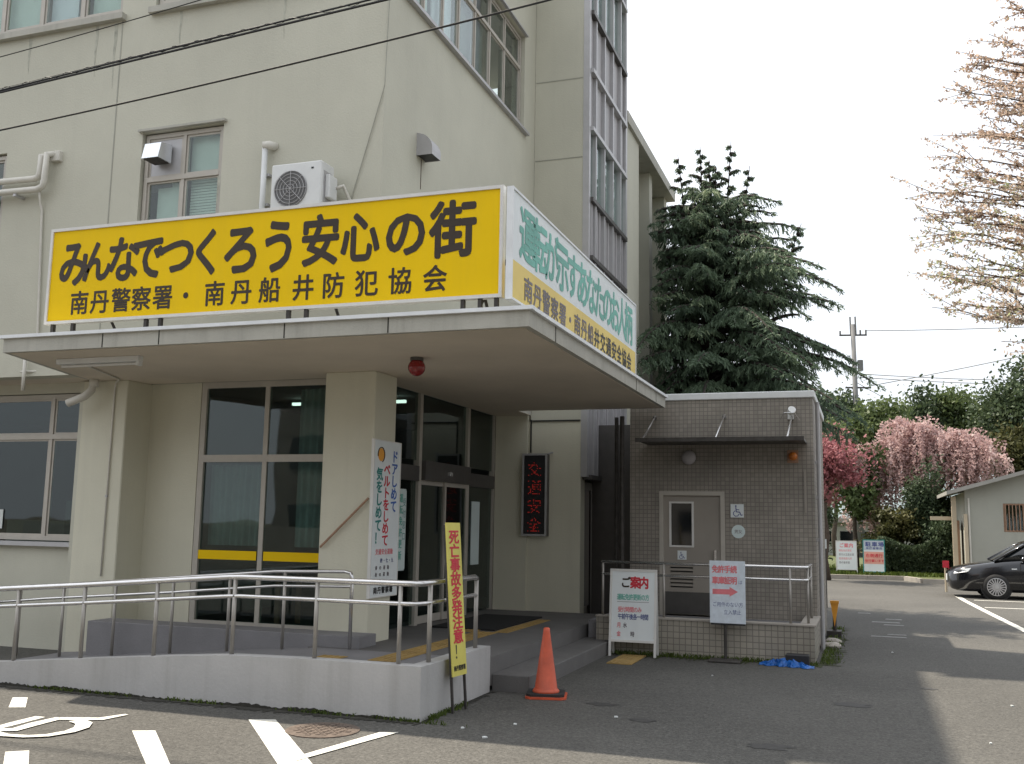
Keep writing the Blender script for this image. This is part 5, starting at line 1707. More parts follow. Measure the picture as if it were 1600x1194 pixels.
# ------------------------------------------------------------------ trees
def trunk_limbs(parent, base, top, r0, r1, limbs, material, bend=0.1):
    base, top = Vector(base), Vector(top)
    pts = [base.lerp(top, k / 6) + Vector((rng.gauss(0, bend), rng.gauss(0, bend), 0)) * (k > 0) for k in range(7)]
    obj('trunk', tube(B(), pts, [r0 + (r1 - r0) * k / 6 for k in range(7)], 8), material, parent, smooth=True)
    for (a, b_, ra) in limbs:
        a, b_ = Vector(a), Vector(b_)
        m1 = a.lerp(b_, 0.5) + Vector((0, 0, 0.08 * (b_ - a).length))
        obj('branch', tube(B(), [a, m1, b_], [ra, ra * 0.6, ra * 0.2], 6), material, parent, smooth=True)

def crown_tree(label, base, height, rad, nclump, nleaf, size, material, bark=None, cz=None, rz=None, group=None, name='tree', clump=0.28, seed=0, cat='tree', trunk_r=0.16, shell=0.5):
    bark = bark or M['bark']
    t = thing(name, label, cat, base, 0, group)
    x, y_, z_ = base
    rz = rz or height * 0.38
    cz = cz or height - rz
    u = nrg.normal(size=(nclump, 3)); u /= np.linalg.norm(u, axis=1)[:, None]
    r = nrg.uniform(shell, 1.0, nclump) ** 0.7
    r[nrg.random(nclump) < 0.2] *= 0.5
    cc = u * r[:, None] * np.array([rad, rad * 0.9, rz]) + np.array([x, y_, z_ + cz])
    idx = nrg.integers(0, nclump, nleaf)
    sc = nrg.uniform(0.6, 1.4, nclump)
    C = cc[idx] + nrg.normal(size=(nleaf, 3)) * (np.array([rad, rad, rz * 0.6]) * clump)[None] * sc[idx][:, None] * 0.8
    C[:, 2] = np.maximum(C[:, 2], z_ + 0.15)
    tc = nrg.random(nclump)
    tint = 0.55 * tc[idx] + 0.45 * nrg.random(nleaf)
    leaves('crown', C, size, 0.6, tint, material, t)
    limbs = []
    for k in range(5):
        q = cc[rng.randrange(nclump)]
        limbs.append(((x, y_, z_ + cz * rng.uniform(0.5, 0.9)), tuple(q), trunk_r * 0.45))
    trunk_limbs(t, (x, y_, z_), (x, y_, z_ + cz + rz * 0.4), trunk_r, trunk_r * 0.3, limbs, bark, 0.05)
    return t

def cedar():
    cx, cy_ = -2.98, 21.2
    t = thing('cedar_tree', 'large dark drooping cedar rising behind the tiled toilet block', 'tree', (cx, cy_, 0))
    H = 9.7
    trunk_limbs(t, (cx, cy_, 0), (cx, cy_, H - 0.5), 0.28, 0.012, [], M['bark_dark'], 0.03)
    C, U, V, T = [], [], [], []
    wood = B()
    def prof(z):
        if z < 4.0: return 3.1
        return 3.1 * (1 - ((z - 4.0) / (H - 4.0)) ** 1.75 * 0.93)
    def branch(p0, az, L, rise, sag, tb, light, nl=1.0):
        n = max(5, int(L / 0.18))
        d = np.array([math.cos(az), math.sin(az)])
        pts = []
        for i in range(n + 1):
            s = i / n
            z = p0[2] + rise * L * s - sag * L * s ** 2.4
            wob = 0.05 * L * math.sin(3 * s + tb * 9)
            pts.append(np.array([p0[0] + d[0] * L * s - d[1] * wob * s, p0[1] + d[1] * L * s + d[0] * wob * s, z]))
        tube(wood, [tuple(p) for p in pts[::2] + ([pts[-1]] if n % 2 else [])], [0.045 * (1 - 0.9 * k / (len(pts[::2]) + (n % 2))) + 0.006 for k in range(len(pts[::2]) + (1 if n % 2 else 0))], 4, cap=False)
        for i in range(1, n + 1):
            s = i / n
            if s < 0.22 and nl == 1.0: continue
            for side in (-1, 1):
                tl = (0.55 * L * (1.05 - s) + 0.16 * nl * nl) * rng.uniform(0.6, 1.1) * 0.62
                ang = az + side * R(rng.uniform(42, 68))
                dd = np.array([math.cos(ang), math.sin(ang), -0.1])
                m_ = max(4, int(tl / 0.05))
                k = np.arange(m_) / m_
                base = pts[i][None] + dd[None] * (k * tl)[:, None]
                base[:, 2] -= 0.55 * tl * k ** 2
                for rep in range(4 if nl == 1.0 else 2):
                    c = base + nrg.normal(size=(m_, 3)) * 0.02
                    ln = nrg.uniform(0.06, 0.15, m_) * nl
                    v = np.stack([dd[0] * 0.5 + nrg.normal(0, .3, m_), dd[1] * 0.5 + nrg.normal(0, .3, m_), -0.85 + nrg.normal(0, .25, m_)], 1)
                    v /= np.linalg.norm(v, axis=1)[:, None]
                    if s > 0.8: v[:, 2] *= 0.5
                    c = c + v * (ln * 0.5)[:, None]
                    u = np.cross(v, nrg.normal(size=(m_, 3)))
                    u /= np.linalg.norm(u, axis=1)[:, None]
                    C.append(c); V.append(v * (ln * 0.5)[:, None]); U.append(u * 0.011)
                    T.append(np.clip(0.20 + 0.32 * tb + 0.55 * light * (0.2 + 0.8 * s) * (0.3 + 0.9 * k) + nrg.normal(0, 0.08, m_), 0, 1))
    nb = 215
    for i in range(nb):
        f = i / nb
        z = 3.3 + (H - 1.2 - 3.3) * f ** 0.95
        az = i * 2.399 + rng.uniform(-0.3, 0.3)
        L = prof(z) * (rng.uniform(0.62, 0.95) if rng.random() < 0.6 else rng.uniform(0.95, 1.22))
        up = 0.38 if z > 6 else 0.2
        branch((cx, cy_, z), az, max(L, 0.25), up + rng.uniform(-.05, .12), 0.34 + rng.uniform(0, .14), rng.random(), rng.random() ** 1.5)
    # extra leading shoots
    for (dx, dy, z0, h) in ((-0.65, -0.2, 7.2, 2.5), (0.45, 0.2, 7.3, 2.75), (0.85, 0.1, 6.8, 2.6), (-0.15, -0.3, 7.6, 2.2), (0.0, 0.0, 7.9, 1.7), (0.2, -0.4, 7.6, 1.7), (-0.4, 0.3, 7.3, 1.8), (1.9, 0, 5.9, 2.1)):
        tube(wood, [(cx + dx * 0.6, cy_ + dy, z0), (cx + dx, cy_ + dy, z0 + h)], [0.03, 0.006], 4, cap=False)
        for k in range(18):
            s = k / 18
            branch((cx + dx * (0.6 + 0.4 * s), cy_ + dy, z0 + h * s), k * 2.4, 0.62 * (1 - s) ** 0.9 + 0.03, 0.55, 0.3, rng.random(), 0.6 + 0.4 * rng.random(), 0.4)
    C, U, V, T = np.concatenate(C), np.concatenate(U), np.concatenate(V), np.concatenate(T)
    lim = -4.02
    bad = (C[:, 0] < lim) & (C[:, 1] < 23.2) & (C[:, 2] < 9.7)
    k = ~bad & ~((C[:, 0] < -0.55) & (C[:, 1] < 18.35) & (C[:, 2] < 3.75)) & ~((C[:, 0] > -1.5) & (C[:, 2] < 3.55 + 0.25 * np.sin(C[:, 0] * 9 + C[:, 1] * 4)))
    C, U, V, T = C[k], U[k], V[k], T[k]
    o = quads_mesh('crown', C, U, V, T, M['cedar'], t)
    kill = [v for v in wood.verts if (v.co.x < lim and v.co.y < 23.2) or (v.co.x > -1.5 and v.co.z < 3.6)]
    bmesh.ops.delete(wood, geom=kill, context='VERTS')
    obj('branches', wood, M['bark_dark'], t)
    print('cedar quads', len(C))
cedar()

def weeping_cherry():
    cx, cy_ = 2.25, 42.0
    t = thing('weeping_cherry', 'weeping cherry tree hung with pale pink blossom beside the hut', 'tree', (cx, cy_, 0.1))
    limbs = []
    heads = []
    for (dx, dz, dy) in ((-2.1, 4.75, 0.3), (-1.3, 5.0, -0.4), (-0.7, 5.75, 0.2), (-0.2, 5.5, -0.3), (0.5, 5.1, 0.5), (1.1, 5.2, -0.3), (1.7, 5.05, 0.2), (0.1, 5.0, 0.0), (-1.6, 4.5, 0.5), (1.4, 4.6, 0.6), (1.9, 4.6, 0.0), (-2.0, 4.2, -0.5)):
        limbs.append(((cx + dx * 0.1, cy_, 2.4 + rng.uniform(-.3, .5)), (cx + dx, cy_ + dy, dz - 0.2), 0.11))
        heads.append((cx + dx, cy_ + dy, dz))
    trunk_limbs(t, (cx + 0.3, cy_, 0.1), (cx, cy_, 3.4), 0.22, 0.12, limbs, M['bark'], 0.06)
    C, T = [], []
    for (hx, hy, hz_) in heads:
        for k in range(46):
            az = rng.uniform(0, 2 * math.pi)
            rr = rng.uniform(0.1, 1.25)
            drop = rng.uniform(0.5, 3.0) * (1.15 - 0.35 * rr)
            if hx < cx - 1.2: drop *= 1.35
            n = int(30 * (0.6 + drop))
            s = np.linspace(0, 1, n)
            x = hx + math.cos(az) * rr * np.minimum(1, s * 2.2) ** 0.7
            y_ = hy + math.sin(az) * rr * np.minimum(1, s * 2.2) ** 0.7
            z = hz_ + rng.uniform(-.25, .4) * np.sin(np.minimum(1, s * 2.2) * math.pi / 2) - drop * np.maximum(0, s - 0.2) ** 1.2
            c = np.stack([x, y_, z], 1) + nrg.normal(size=(n, 3)) * np.array([0.05, 0.05, 0.06])
            C.append(c); T.append(np.clip(0.5 * rng.random() + 0.5 * nrg.random(n), 0, 1))
    # long trailing strands on the left
    for k in range(60):
        x0 = cx - 2.2 - rng.uniform(-.6, .6); z0 = rng.uniform(2.8, 4.4)
        n = 60
        s = np.linspace(0, 1, n)
        c = np.stack([x0 - 0.35 * s + 0 * s, cy_ + rng.uniform(-.6, .6) + 0 * s, z0 - rng.uniform(.7, 1.7) * s], 1) + nrg.normal(size=(n, 3)) * 0.04
        C.append(c); T.append(nrg.random(n))
    C, T = np.concatenate(C), np.concatenate(T)
    C[:, 2] = np.maximum(C[:, 2], 0.5)
    leaves('blossom', C, 0.075, 0.9, T, M['blossom'], t, droop=0.5)
weeping_cherry()

def bronze_tree():
    t = thing('bronze_leaf_cherry', 'cherry tree with sparse bronze pink and green leaves reaching in from the right', 'tree', (4.4, 11.3, 0))
    bx_, by = 4.4, 11.3
    trunk_limbs(t, (bx_, by, 0), (bx_ - 0.3, by, 5.5), 0.2, 0.08, [], M['bark'], 0.05)
    C, T, wood = [], [], B()
    tips = []
    for k in range(70):
        z1 = 3.4 + 5.4 * (k + rng.random()) / 70
        edge = float(np.interp(z1, [3.4, 3.8, 4.0, 4.6, 5.0, 5.5, 5.9, 6.4, 7.0, 9.0], [1.5, 0.9, 0.68, 0.62, 0.66, 0.46, 0.8, 1.0, 1.3, 2.0])) + 0.95 * rng.random() ** 1.6
        yv = by + rng.uniform(-0.9, 0.9)
        edge = edge * yv / 11.0
        tips.append((edge, yv, z1))
    for k in range(75):
        tips.append((rng.uniform(1.25, 3.0), by + rng.uniform(-1.6, 1.6), rng.uniform(4.0, 9.0)))
    for (ex, ey, ez) in tips:
        z0 = min(5.3, max(2.2, ez - 1.6 + rng.uniform(-.4, .4)))
        a = Vector((bx_ - 0.2, by, z0)); b_ = Vector((ex, ey, ez))
        pts = []
        n = 12
        for i in range(n + 1):
            s = i / n
            p = a.lerp(b_, s)
            p.z += 0.25 * math.sin(s * math.pi) + rng.gauss(0, .015)
            p.y += rng.gauss(0, .02)
            pts.append(p)
        tube(wood, pts, [0.028 * (1 - i / n) + 0.003 for i in range(n + 1)], 4, cap=False)
        g = rng.random()
        low = max(0, 1 - abs(ez - 4.6) / 1.6)
        subs = [(pts, 1.0)]
        for q in range(11):
            i = rng.randrange(3, n)
            p = pts[i]
            d = (pts[i] - pts[i - 1]).normalized()
            dv = Vector((d.x * 0.8 + rng.gauss(0, .3), d.y + rng.gauss(0, .45), d.z + rng.gauss(0, .35))).normalized()
            L = rng.uniform(0.2, 0.6)
            sp = [p + dv * L * w_ for w_ in (0, .25, .5, .75, 1)]
            tube(wood, sp, [0.006, 0.005, 0.004, 0.003, 0.002], 3, cap=False)
            subs.append((sp, 0.8))
        for (sp, dens) in subs:
            for i in range(len(sp) - 1):
                seg = (sp[i + 1] - sp[i]).length
                if dens == 1.0 and i < 5: continue
                for j in range(int(seg * 30) + 2):
                    f = rng.random()
                    if rng.random() < 0.2: continue
                    p = sp[i].lerp(sp[i + 1], f)
                    m_ = rng.choice((2, 3, 4))
                    for w_ in range(m_):
                        C.append((p.x + rng.gauss(0, .022), p.y + rng.gauss(0, .022), p.z + rng.gauss(0, .018) - .01))
                        T.append(min(1, max(0, rng.gauss(0.35 + 0.5 * low * (g > .45), .22))))
    obj('branches', wood, M['bark'], t)
    leaves('leaves', np.array(C), 0.031, 0.6, np.array(T), M['bronze'], t, droop=0.6)
    print('bronze', len(C))
bronze_tree()

G = 'trees beyond the far verge'
crown_tree('crimson leaved small tree just right of the toilet block', (-1.25, 34.8, 0.0), 5.3, 1.1, 30, 8500, 0.10, M['magenta'], rz=1.25, cz=3.75, shell=0.3, seed=1)
crown_tree('dark evergreen bush under the crimson tree by the toilet block', (-2.0, 38.9, 0.1), 2.9, 0.85, 20, 7000, 0.12, M['evergreen'], rz=1.2, cz=1.5, name='shrub', cat='shrub')
crown_tree('fresh green broad tree between the crimson tree and the pink cherry', (0.3, 46.0, 0.1), 7.0, 2.1, 40, 15000, 0.15, M['green'], rz=1.7, cz=5.3, group=G)
crown_tree('tall slim dark-stemmed green tree behind the two far notices', (-0.35, 41.0, 0.1), 5.6, 0.9, 24, 8000, 0.13, M['green'], rz=2.0, cz=3.9, group=G, trunk_r=0.1)
crown_tree('green tree with a rounded tip directly behind the pink cherry', (2.15, 49, 0.1), 8.0, 1.2, 26, 9000, 0.15, M['evergreen'], rz=1.9, cz=6.0, group=G)
crown_tree('grey green tree behind the right half of the pink cherry', (4.3, 50, 0.1), 8.0, 1.9, 36, 13000, 0.16, M['green'], rz=1.9, cz=6.0, group=G)
crown_tree('dark broad evergreen above the hut roof at the right edge', (6.6, 46, 0.1), 8.6, 2.0, 44, 18000, 0.15, M['evergreen'], rz=3.0, cz=5.5, group=G)
crown_tree('olive green tree touching the right side of the pink cherry', (5.7, 44, 0.1), 6.2, 1.1, 26, 9000, 0.14, M['olive'], rz=1.8, cz=4.2, group=G)
crown_tree('pointed dark conifer standing in front of the pink cherry', (2.25, 39.6, 0.1), 3.9, 0.72, 30, 12000, 0.10, M['evergreen'], rz=1.7, cz=2.1, shell=0.2, cat='tree', trunk_r=0.1)
crown_tree('yellowish green bush left of the dark conifer', (1.1, 40.0, 0.1), 2.4, 0.95, 22, 9000, 0.10, M['olive'], rz=0.95, cz=1.35, name='shrub', cat='shrub')
crown_tree('dark rounded bush between the yellowish bush and the hut posts', (2.9, 38.6, 0.1), 2.5, 0.75, 22, 9000, 0.10, M['evergreen'], rz=1.0, cz=1.2, name='shrub', cat='shrub')
crown_tree('distant tree with grey green crown left above the far treeline', (-1.6, 60, 0), 9.5, 2.2, 30, 9000, 0.2, M['evergreen'], rz=2.8, cz=6.5, group=G)
def hedge():
    n = 26000
    x = nrg.uniform(0.4, 3.6, n); y_ = nrg.uniform(37.9, 38.9, n); z = 0.1 + nrg.uniform(0, 1, n) * (1.15 + 0.15 * np.sin(x * 3.1))
    t = thing('hedge', 'low dark hedge along the back of the far verge', 'hedge', (2, 38.4, 0.1))
    leaves('foliage', np.stack([x, y_, z], 1), 0.10, 0.35, nrg.random(n) * 0.7, M['evergreen'], t, droop=1.0)
    bm = B()
    for k in range(20):
        xx = 0.5 + k * 0.16
        tube(bm, [(xx, 38.4, 0.1), (xx + rng.gauss(0, .05), 38.4, 1.1)], 0.015, 4)
    obj('stems', bm, M['bark_dark'], t)
hedge()
# distant wooded hill
bm = B()
xs = np.linspace(-160, 200, 60)
lo = [bm.verts.new((x, 230 + 20 * math.sin(x * 0.01), -1)) for x in xs]
mi = [bm.verts.new((x, 250 + 20 * math.sin(x * 0.01), 6 + 3 * math.sin(x * 0.05) + 2 * math.sin(x * 0.13))) for x in xs]
hi = [bm.verts.new((x, 300 + 20 * math.sin(x * 0.01), 10 + 4 * math.sin(x * 0.03 + 1) + 1.5 * math.sin(x * 0.11))) for x in xs]
bk = [bm.verts.new((x, 380, -1)) for x in xs]
for A, C_ in ((lo, mi), (mi, hi), (hi, bk)):
    for i in range(len(xs) - 1):
        bm.faces.new((A[i], A[i + 1], C_[i + 1], C_[i]))
o = obj('hills', bm, M['hill'], smooth=True); o['kind'] = 'structure'
# distant pale building seen through the gap
t = thing('distant_shed', 'distant pale low shed glimpsed between the trunks beyond the verge', 'building', (-1.0, 62, 0))
bx('wall', M['hut_wall'], t, -4.5, 2.6, 62, 66, 0, 2.0)
bx('roof', M['hut_roof'], t, -4.8, 2.9, 61.6, 66.4, 2.0, 2.25)
for k in range(5):
    bx('window', M['car_glass'], t, -4.0 + k * 1.3, -3.2 + k * 1.3, 61.97, 62.0, 0.9, 1.5)

# ------------------------------------------------------------------ utility pole and wires
def pole():
    x, y_, = -0.35, 60.0
    t = thing('utility_pole', 'concrete utility pole with crossarms rising above the far trees', 'utility pole', (x + 0.1, y_, 0))
    obj('shaft', tube(B(), [(x + 0.12, y_, 0), (x, y_, 13.3)], [0.20, 0.12], 12), M['pole_c'], t, smooth=True)
    obj('crossarm', tube(B(), [(x - 0.75, y_, 12.7), (x + 0.75, y_, 12.65)], 0.05, 6), M['iron'], t)
    obj('crossarm', tube(B(), [(x - 0.5, y_, 9.65), (x + 0.9, y_, 9.6)], 0.05, 6), M['iron'], t)
    for dx in (-0.12, 0.16):
        obj('insulator', tube(B(), [(x + dx, y_, 12.7), (x + dx - 0.02, y_, 13.75)], 0.045, 6), M['pole_c'], t)
    for dx in (-0.7, 0.7, 0.4):
        obj('insulator', tube(B(), [(x + dx, y_, 12.7), (x + dx, y_, 12.95)], 0.05, 6), M['pole_c'], t)
    bm = B(); lathe(bm, (x + 0.35, y_, 10.6), [(0.16, 0), (0.16, 0.6)], 12); obj('transformer', bm, M['pole_c'], t)
    t2 = None
    ends = [((x + 0.7, y_, 12.9), (40, 84, 19.0), 0.8), ((x + 0.4, y_, 10.4), (40, 84, 14.6), 1.2), ((x + 0.4, y_, 10.2), (40, 84, 14.2), 1.2), ((x + 0.8, y_, 9.7), (40, 40, 17.5), 1.0), ((x, y_, 10.0), (14, 90, 7.0), 0.6)]
    labels = ['uppermost far power line running right from the utility pole top', 'upper of two close far lines leaving the pole at mid height',
              'lower of two close far lines leaving the pole at mid height', 'thick far cable rising to the right from the pole', 'thin far line sinking behind the pink cherry from the pole']
    for (a, b_, sag), lb in zip(ends, labels):
        a, b_ = Vector(a), Vector(b_)
        pts = [a.lerp(b_, k / 16) - Vector((0, 0, sag * 4 * (k / 16) * (1 - k / 16))) for k in range(17)]
        tag(obj('power_line', tube(B(), pts, 0.022, 4, cap=False), M['pole_c']), lb, 'power line')
pole()
def near_wires():
    def w(a, b_, sag, r, lb, extra=None):
        a, b_ = Vector(a), Vector(b_)
        n = 40
        pts = [a.lerp(b_, k / n) - Vector((0, 0, sag * 4 * (k / n) * (1 - k / n))) for k in range(n + 1)]
        if extra:
            t = thing('overhead_wire', lb, 'wire', pts[n // 2])
            obj('cable', tube(B(), pts, r, 6, cap=False), M['cable'], t)
            sp = []
            L = (b_ - a).length
            m_ = int(L * 26)
            for k in range(m_ + 1):
                s = k / m_
                i = min(n - 1, int(s * n)); f = s * n - i
                p = pts[i].lerp(pts[i + 1], f)
                th = s * L / 0.24 * 2 * math.pi
                sp.append(p + Vector((0, 0.012 * math.cos(th), extra + 0.014 * math.sin(th))))
            obj('hanger_spiral', tube(B(), sp, 0.0028, 3, cap=False), M['cable'], t)
            obj('messenger_wire', tube(B(), [p + Vector((0, 0, extra * 1.3)) for p in pts], 0.003, 4, cap=False), M['cable'], t)
        else:
            tag(obj('overhead_wire', tube(B(), pts, r, 6, cap=False), M['cable']), lb, 'wire')
    # at y = 7 the lines rise to the right
    w((-22, 7, 4.70), (9.0, 7, 6.90), 0.0, 0.009, 'lowest of the overhead wires crossing the upper front wall')
    w((-24, 7.0, 4.60), (11, 7.0, 6.95), 0.0, 0.011, 'thick double overhead cable with spiral hanger across the upper wall', extra=0.03)
near_wires()
def three(name_pts, r, lb):
    (x1, z1), (x2, z2), (x3, z3) = name_pts
    co = np.polyfit([x1, x2, x3], [z1, z2, z3], 2)
    xs_ = np.linspace(-16, 6, 50)
    tag(obj('overhead_wire', tube(B(), [(x, 7.0, float(np.polyval(co, x))) for x in xs_], r, 5, cap=False), M['cable']), lb, 'wire')
three(((-7.67, 5.31), (-4.87, 5.50), (-2.2, 5.735)), 0.009, 'single thin overhead wire, lowest of those crossing the upper front wall')
three(((-7.75, 6.06), (-6.55, 6.165), (-5.2, 6.30)), 0.005, 'topmost thin overhead wire crossing below the third floor windows')

# ------------------------------------------------------------------ hut at the right
def hut():
    t = thing('hut', 'pale single storey hut with sloping roof and porch posts at the right', 'hut', (6, 38, 0))
    x0, x1, y0, y1 = 3.0, 12.0, 35.0, 41.0
    xr, ze, zr = 7.6, 2.92, 4.42
    def zroof(x): return ze + (zr - ze) * (x - 2.5) / (xr - 2.5) if x < xr else zr - (zr - ze) * (x - xr) / (12.6 - xr)
    bm = B()
    P = [(x0, 0), (4.09, 0), (4.09, zroof(4.09) - 0.1), (x0, zroof(x0) - 0.1)]
    def gab(poly):
        A = [bm.verts.new((p[0], y0, p[1])) for p in poly]; C_ = [bm.verts.new((p[0], y0 + 0.15, p[1])) for p in poly]
        n = len(poly)
        bm.faces.new(A); bm.faces.new(C_[::-1])
        for i in range(n): bm.faces.new((A[i], A[(i + 1) % n], C_[(i + 1) % n], C_[i]))
    gab(P)
    gab([(4.09, 0), (5.3, 0), (5.3, 1.66), (4.09, 1.66)])
    gab([(4.09, 2.54), (5.3, 2.54), (5.3, zroof(5.3) - 0.1), (4.09, zroof(4.09) - 0.1)])
    gab([(5.3, 0), (x1, 0), (x1, zroof(x1) - 0.1), (xr, zr - 0.1), (5.3, zroof(5.3) - 0.1)])
    bmesh.ops.recalc_face_normals(bm, faces=bm.faces)
    obj('front_wall', bm, M['hut_wall'], t)
    bx('side_wall', M['hut_wall'], t, x0, x0 + 0.15, y0 + 0.15, y1, 0, 2.9)
    bx('back_wall', M['hut_wall'], t, x0 + 0.15, x1, y1 - 0.15, y1, 0, 2.9)
    bm = B()
    for (a, b_) in ((2.45, xr), (xr, 12.6)):
        za, zb = zroof(a), zroof(b_)
        hexa(bm, [(a, y0 - 0.4, za - 0.12), (b_, y0 - 0.4, zb - 0.12), (b_, y1 + 0.4, zb - 0.12), (a, y1 + 0.4, za - 0.12), (a, y0 - 0.4, za), (b_, y0 - 0.4, zb), (b_, y1 + 0.4, zb), (a, y1 + 0.4, za)])
    obj('roof', bm, M['hut_roof'], t)
    w = window(FY(y0), t, 4.09, 5.3, 1.66, 2.54, us=(4.7,), fw=0.05, rec=0.02, glass=M['glass_dark'], material=M['wood'], sashes=False)
    for k in range(12):
        bx('grille_bar', M['wood'], w, 4.14 + k * 0.1, 4.165 + k * 0.1, y0 - 0.03, y0 - 0.01, 1.68, 2.52)
    bx('blind', M['wood'], w, 4.12, 5.27, y0 + 0.12, y0 + 0.13, 1.7, 2.5)
    bx('post', M['post_cream'], t, 2.62, 2.76, 35.2, 35.34, 0, 2.75)
    bx('post', M['post_cream'], t, 2.95, 3.05, 34.9, 34.99, 0, 2.2)
    bx('porch_beam', M['post_cream'], t, 2.0, 2.62, 35.5, 35.6, 2.0, 2.12)
    bx('porch_door', M['wood'], t, 2.80, 2.9, 36.0, 36.8, 0, 2.0)
    bx('downpipe', M['pipe'], t, 3.08, 3.13, y0 - 0.05, y0, 0, 2.7)
hut()

# ------------------------------------------------------------------ black car
def car():
    t = thing('parked_car', 'black hatchback car parked before the hut, nose to the left', 'car', (4.15, 28.8, 0))
    x0, yc = 1.98, 28.9
    W = 0.86
    # stations along the length: (x, z_bottom, z_sill, z_belt, half width low, half width belt)
    st = [(0.00, 0.34, 0.44, 0.60, 0.50, 0.46), (0.06, 0.22, 0.42, 0.66, 0.66, 0.62), (0.20, 0.18, 0.45, 0.72, 0.78, 0.74), (0.45, 0.17, 0.50, 0.79, 0.84, 0.80),
          (0.85, 0.17, 0.55, 0.86, 0.87, 0.82), (1.25, 0.17, 0.60, 0.93, 0.875, 0.83), (1.7, 0.17, 0.62, 0.97, 0.88, 0.83), (2.4, 0.17, 0.64, 0.98, 0.88, 0.83),
          (3.1, 0.18, 0.66, 1.00, 0.88, 0.83), (3.7, 0.20, 0.68, 1.02, 0.87, 0.81), (4.1, 0.24, 0.68, 1.02, 0.82, 0.76), (4.3, 0.32, 0.66, 0.96, 0.70, 0.64)]
    bm = B()
    rings = []
    for (x, zb, zs, zt, wl, wb) in st:
        r = []
        prof = [(0, zb), (wl * 0.85, zb), (wl, zb + 0.08), (wl * 1.01, zs), (wb * 1.03, zt - 0.10), (wb, zt - 0.02), (wb * 0.8, zt + 0.015), (0, zt + 0.04)]
        full = [(w_, z) for w_, z in prof] + [(-w_, z) for w_, z in prof[-2:0:-1]]
        rings.append([bm.verts.new((x0 + x, yc - w_, z)) for w_, z in full])
    n = len(rings[0])
    for i in range(len(rings) - 1):
        for k in range(n):
            bm.faces.new((rings[i][k], rings[i][(k + 1) % n], rings[i + 1][(k + 1) % n], rings[i + 1][k]))
    bm.faces.new(rings[0]); bm.faces.new(rings[-1][::-1])
    bmesh.ops.recalc_face_normals(bm, faces=bm.faces)
    obj('body', bm, M['car'], t, smooth=True)
    # cabin
    cb = [(1.05, 0.93, 0.93, 0.76, 0.74), (1.75, 0.95, 1.36, 0.80, 0.64), (2.1, 0.96, 1.46, 0.81, 0.62), (2.9, 0.98, 1.48, 0.81, 0.62), (3.5, 1.0, 1.40, 0.79, 0.60), (4.1, 1.0, 1.04, 0.72, 0.66)]
    bm = B(); rings = []
    for (x, z0, z1, w0, w1) in cb:
        full = [(w0, z0), ((w0 + w1) / 2, (z0 + z1) / 2), (w1, z1 - 0.02), (w1 * 0.7, z1 + 0.02), (-w1 * 0.7, z1 + 0.02), (-w1, z1 - 0.02), (-(w0 + w1) / 2, (z0 + z1) / 2), (-w0, z0)]
        rings.append([bm.verts.new((x0 + x, yc - w_, z)) for w_, z in full])
    n = 8
    for i in range(len(rings) - 1):
        for k in range(n):
            bm.faces.new((rings[i][k], rings[i][(k + 1) % n], rings[i + 1][(k + 1) % n], rings[i + 1][k]))
    bmesh.ops.recalc_face_normals(bm, faces=bm.faces)
    cab = obj('cabin_glass', bm, M['car_glass'], t, smooth=True)
    # roof skin and pillars
    for s in (-1, 1):
        pts = [(x0 + x, yc - s * (w1 + 0.012), z1 - 0.01) for (x, z0, z1, w0, w1) in cb]
        pts[0] = (x0 + 1.05, yc - s * 0.77, 0.94)
        obj('roof_rail', tube(B(), pts, 0.028, 6), M['car'], t, smooth=True)
        obj('door_pillar', tube(B(), [(x0 + 2.45, yc - s * 0.825, 0.97), (x0 + 2.5, yc - s * 0.645, 1.46)], 0.03, 6), M['car'], t, smooth=True)
    bm = B()
    for i in range(2, 4):
        a, b_ = cb[i - 1], cb[i]
        hexa(bm, [(x0 + a[0], yc - a[4] * .72, a[2] + 0.025), (x0 + b_[0], yc - b_[4] * .72, b_[2] + 0.025), (x0 + b_[0], yc + b_[4] * .72, b_[2] + 0.025), (x0 + a[0], yc + a[4] * .72, a[2] + 0.025),
                  (x0 + a[0], yc - a[4] * .7, a[2] + 0.04), (x0 + b_[0], yc - b_[4] * .7, b_[2] + 0.04), (x0 + b_[0], yc + b_[4] * .7, b_[2] + 0.04), (x0 + a[0], yc + a[4] * .7, a[2] + 0.04)])
    obj('roof', bm, M['car'], t)
    for (xw) in (1.06, 3.62):
        for s in (-1, 1):
            c = Vector((x0 + xw, yc + s * 0.80, 0.305))
            ax = Vector((0, s, 0))
            bm = B(); lathe(bm, c - ax * 0.02, [(0.365, 0.0), (0.365, 0.082)], 28, ax); obj('wheel_arch', bm, M['rubber'], t)
            w = obj('wheel', lathe(B(), c - ax * 0.10, [(0.20, 0), (0.305, 0.02), (0.312, 0.06), (0.312, 0.16), (0.30, 0.20), (0.225, 0.205)], 32, ax), M['rubber'], t, smooth=True)
            bm = B(); lathe(bm, c + ax * 0.10, [(0.222, 0.0), (0.222, 0.008), (0.205, 0.010), (0.205, 0.0)], 32, ax); obj('rim', bm, M['rim'], w)
            bm = B()
            for k in range(18):
                a = k * 2 * math.pi / 18
                da = 0.035
                p = []
                for (r_, d_) in ((0.05, -0.3), (0.05, 0.3), (0.21, da * 1.6), (0.21, -da * 1.6)):
                    p.append(c + Vector((math.cos(a + d_) * r_, 0, math.sin(a + d_) * r_)) + ax * 0.112)
                bm.faces.new([bm.verts.new(q) for q in p])
            lathe(bm, c + ax * 0.112, [(0.06, 0), (0.055, 0.012), (0, 0.014)], 14, ax)
            obj('spokes', bm, M['rim'], w)
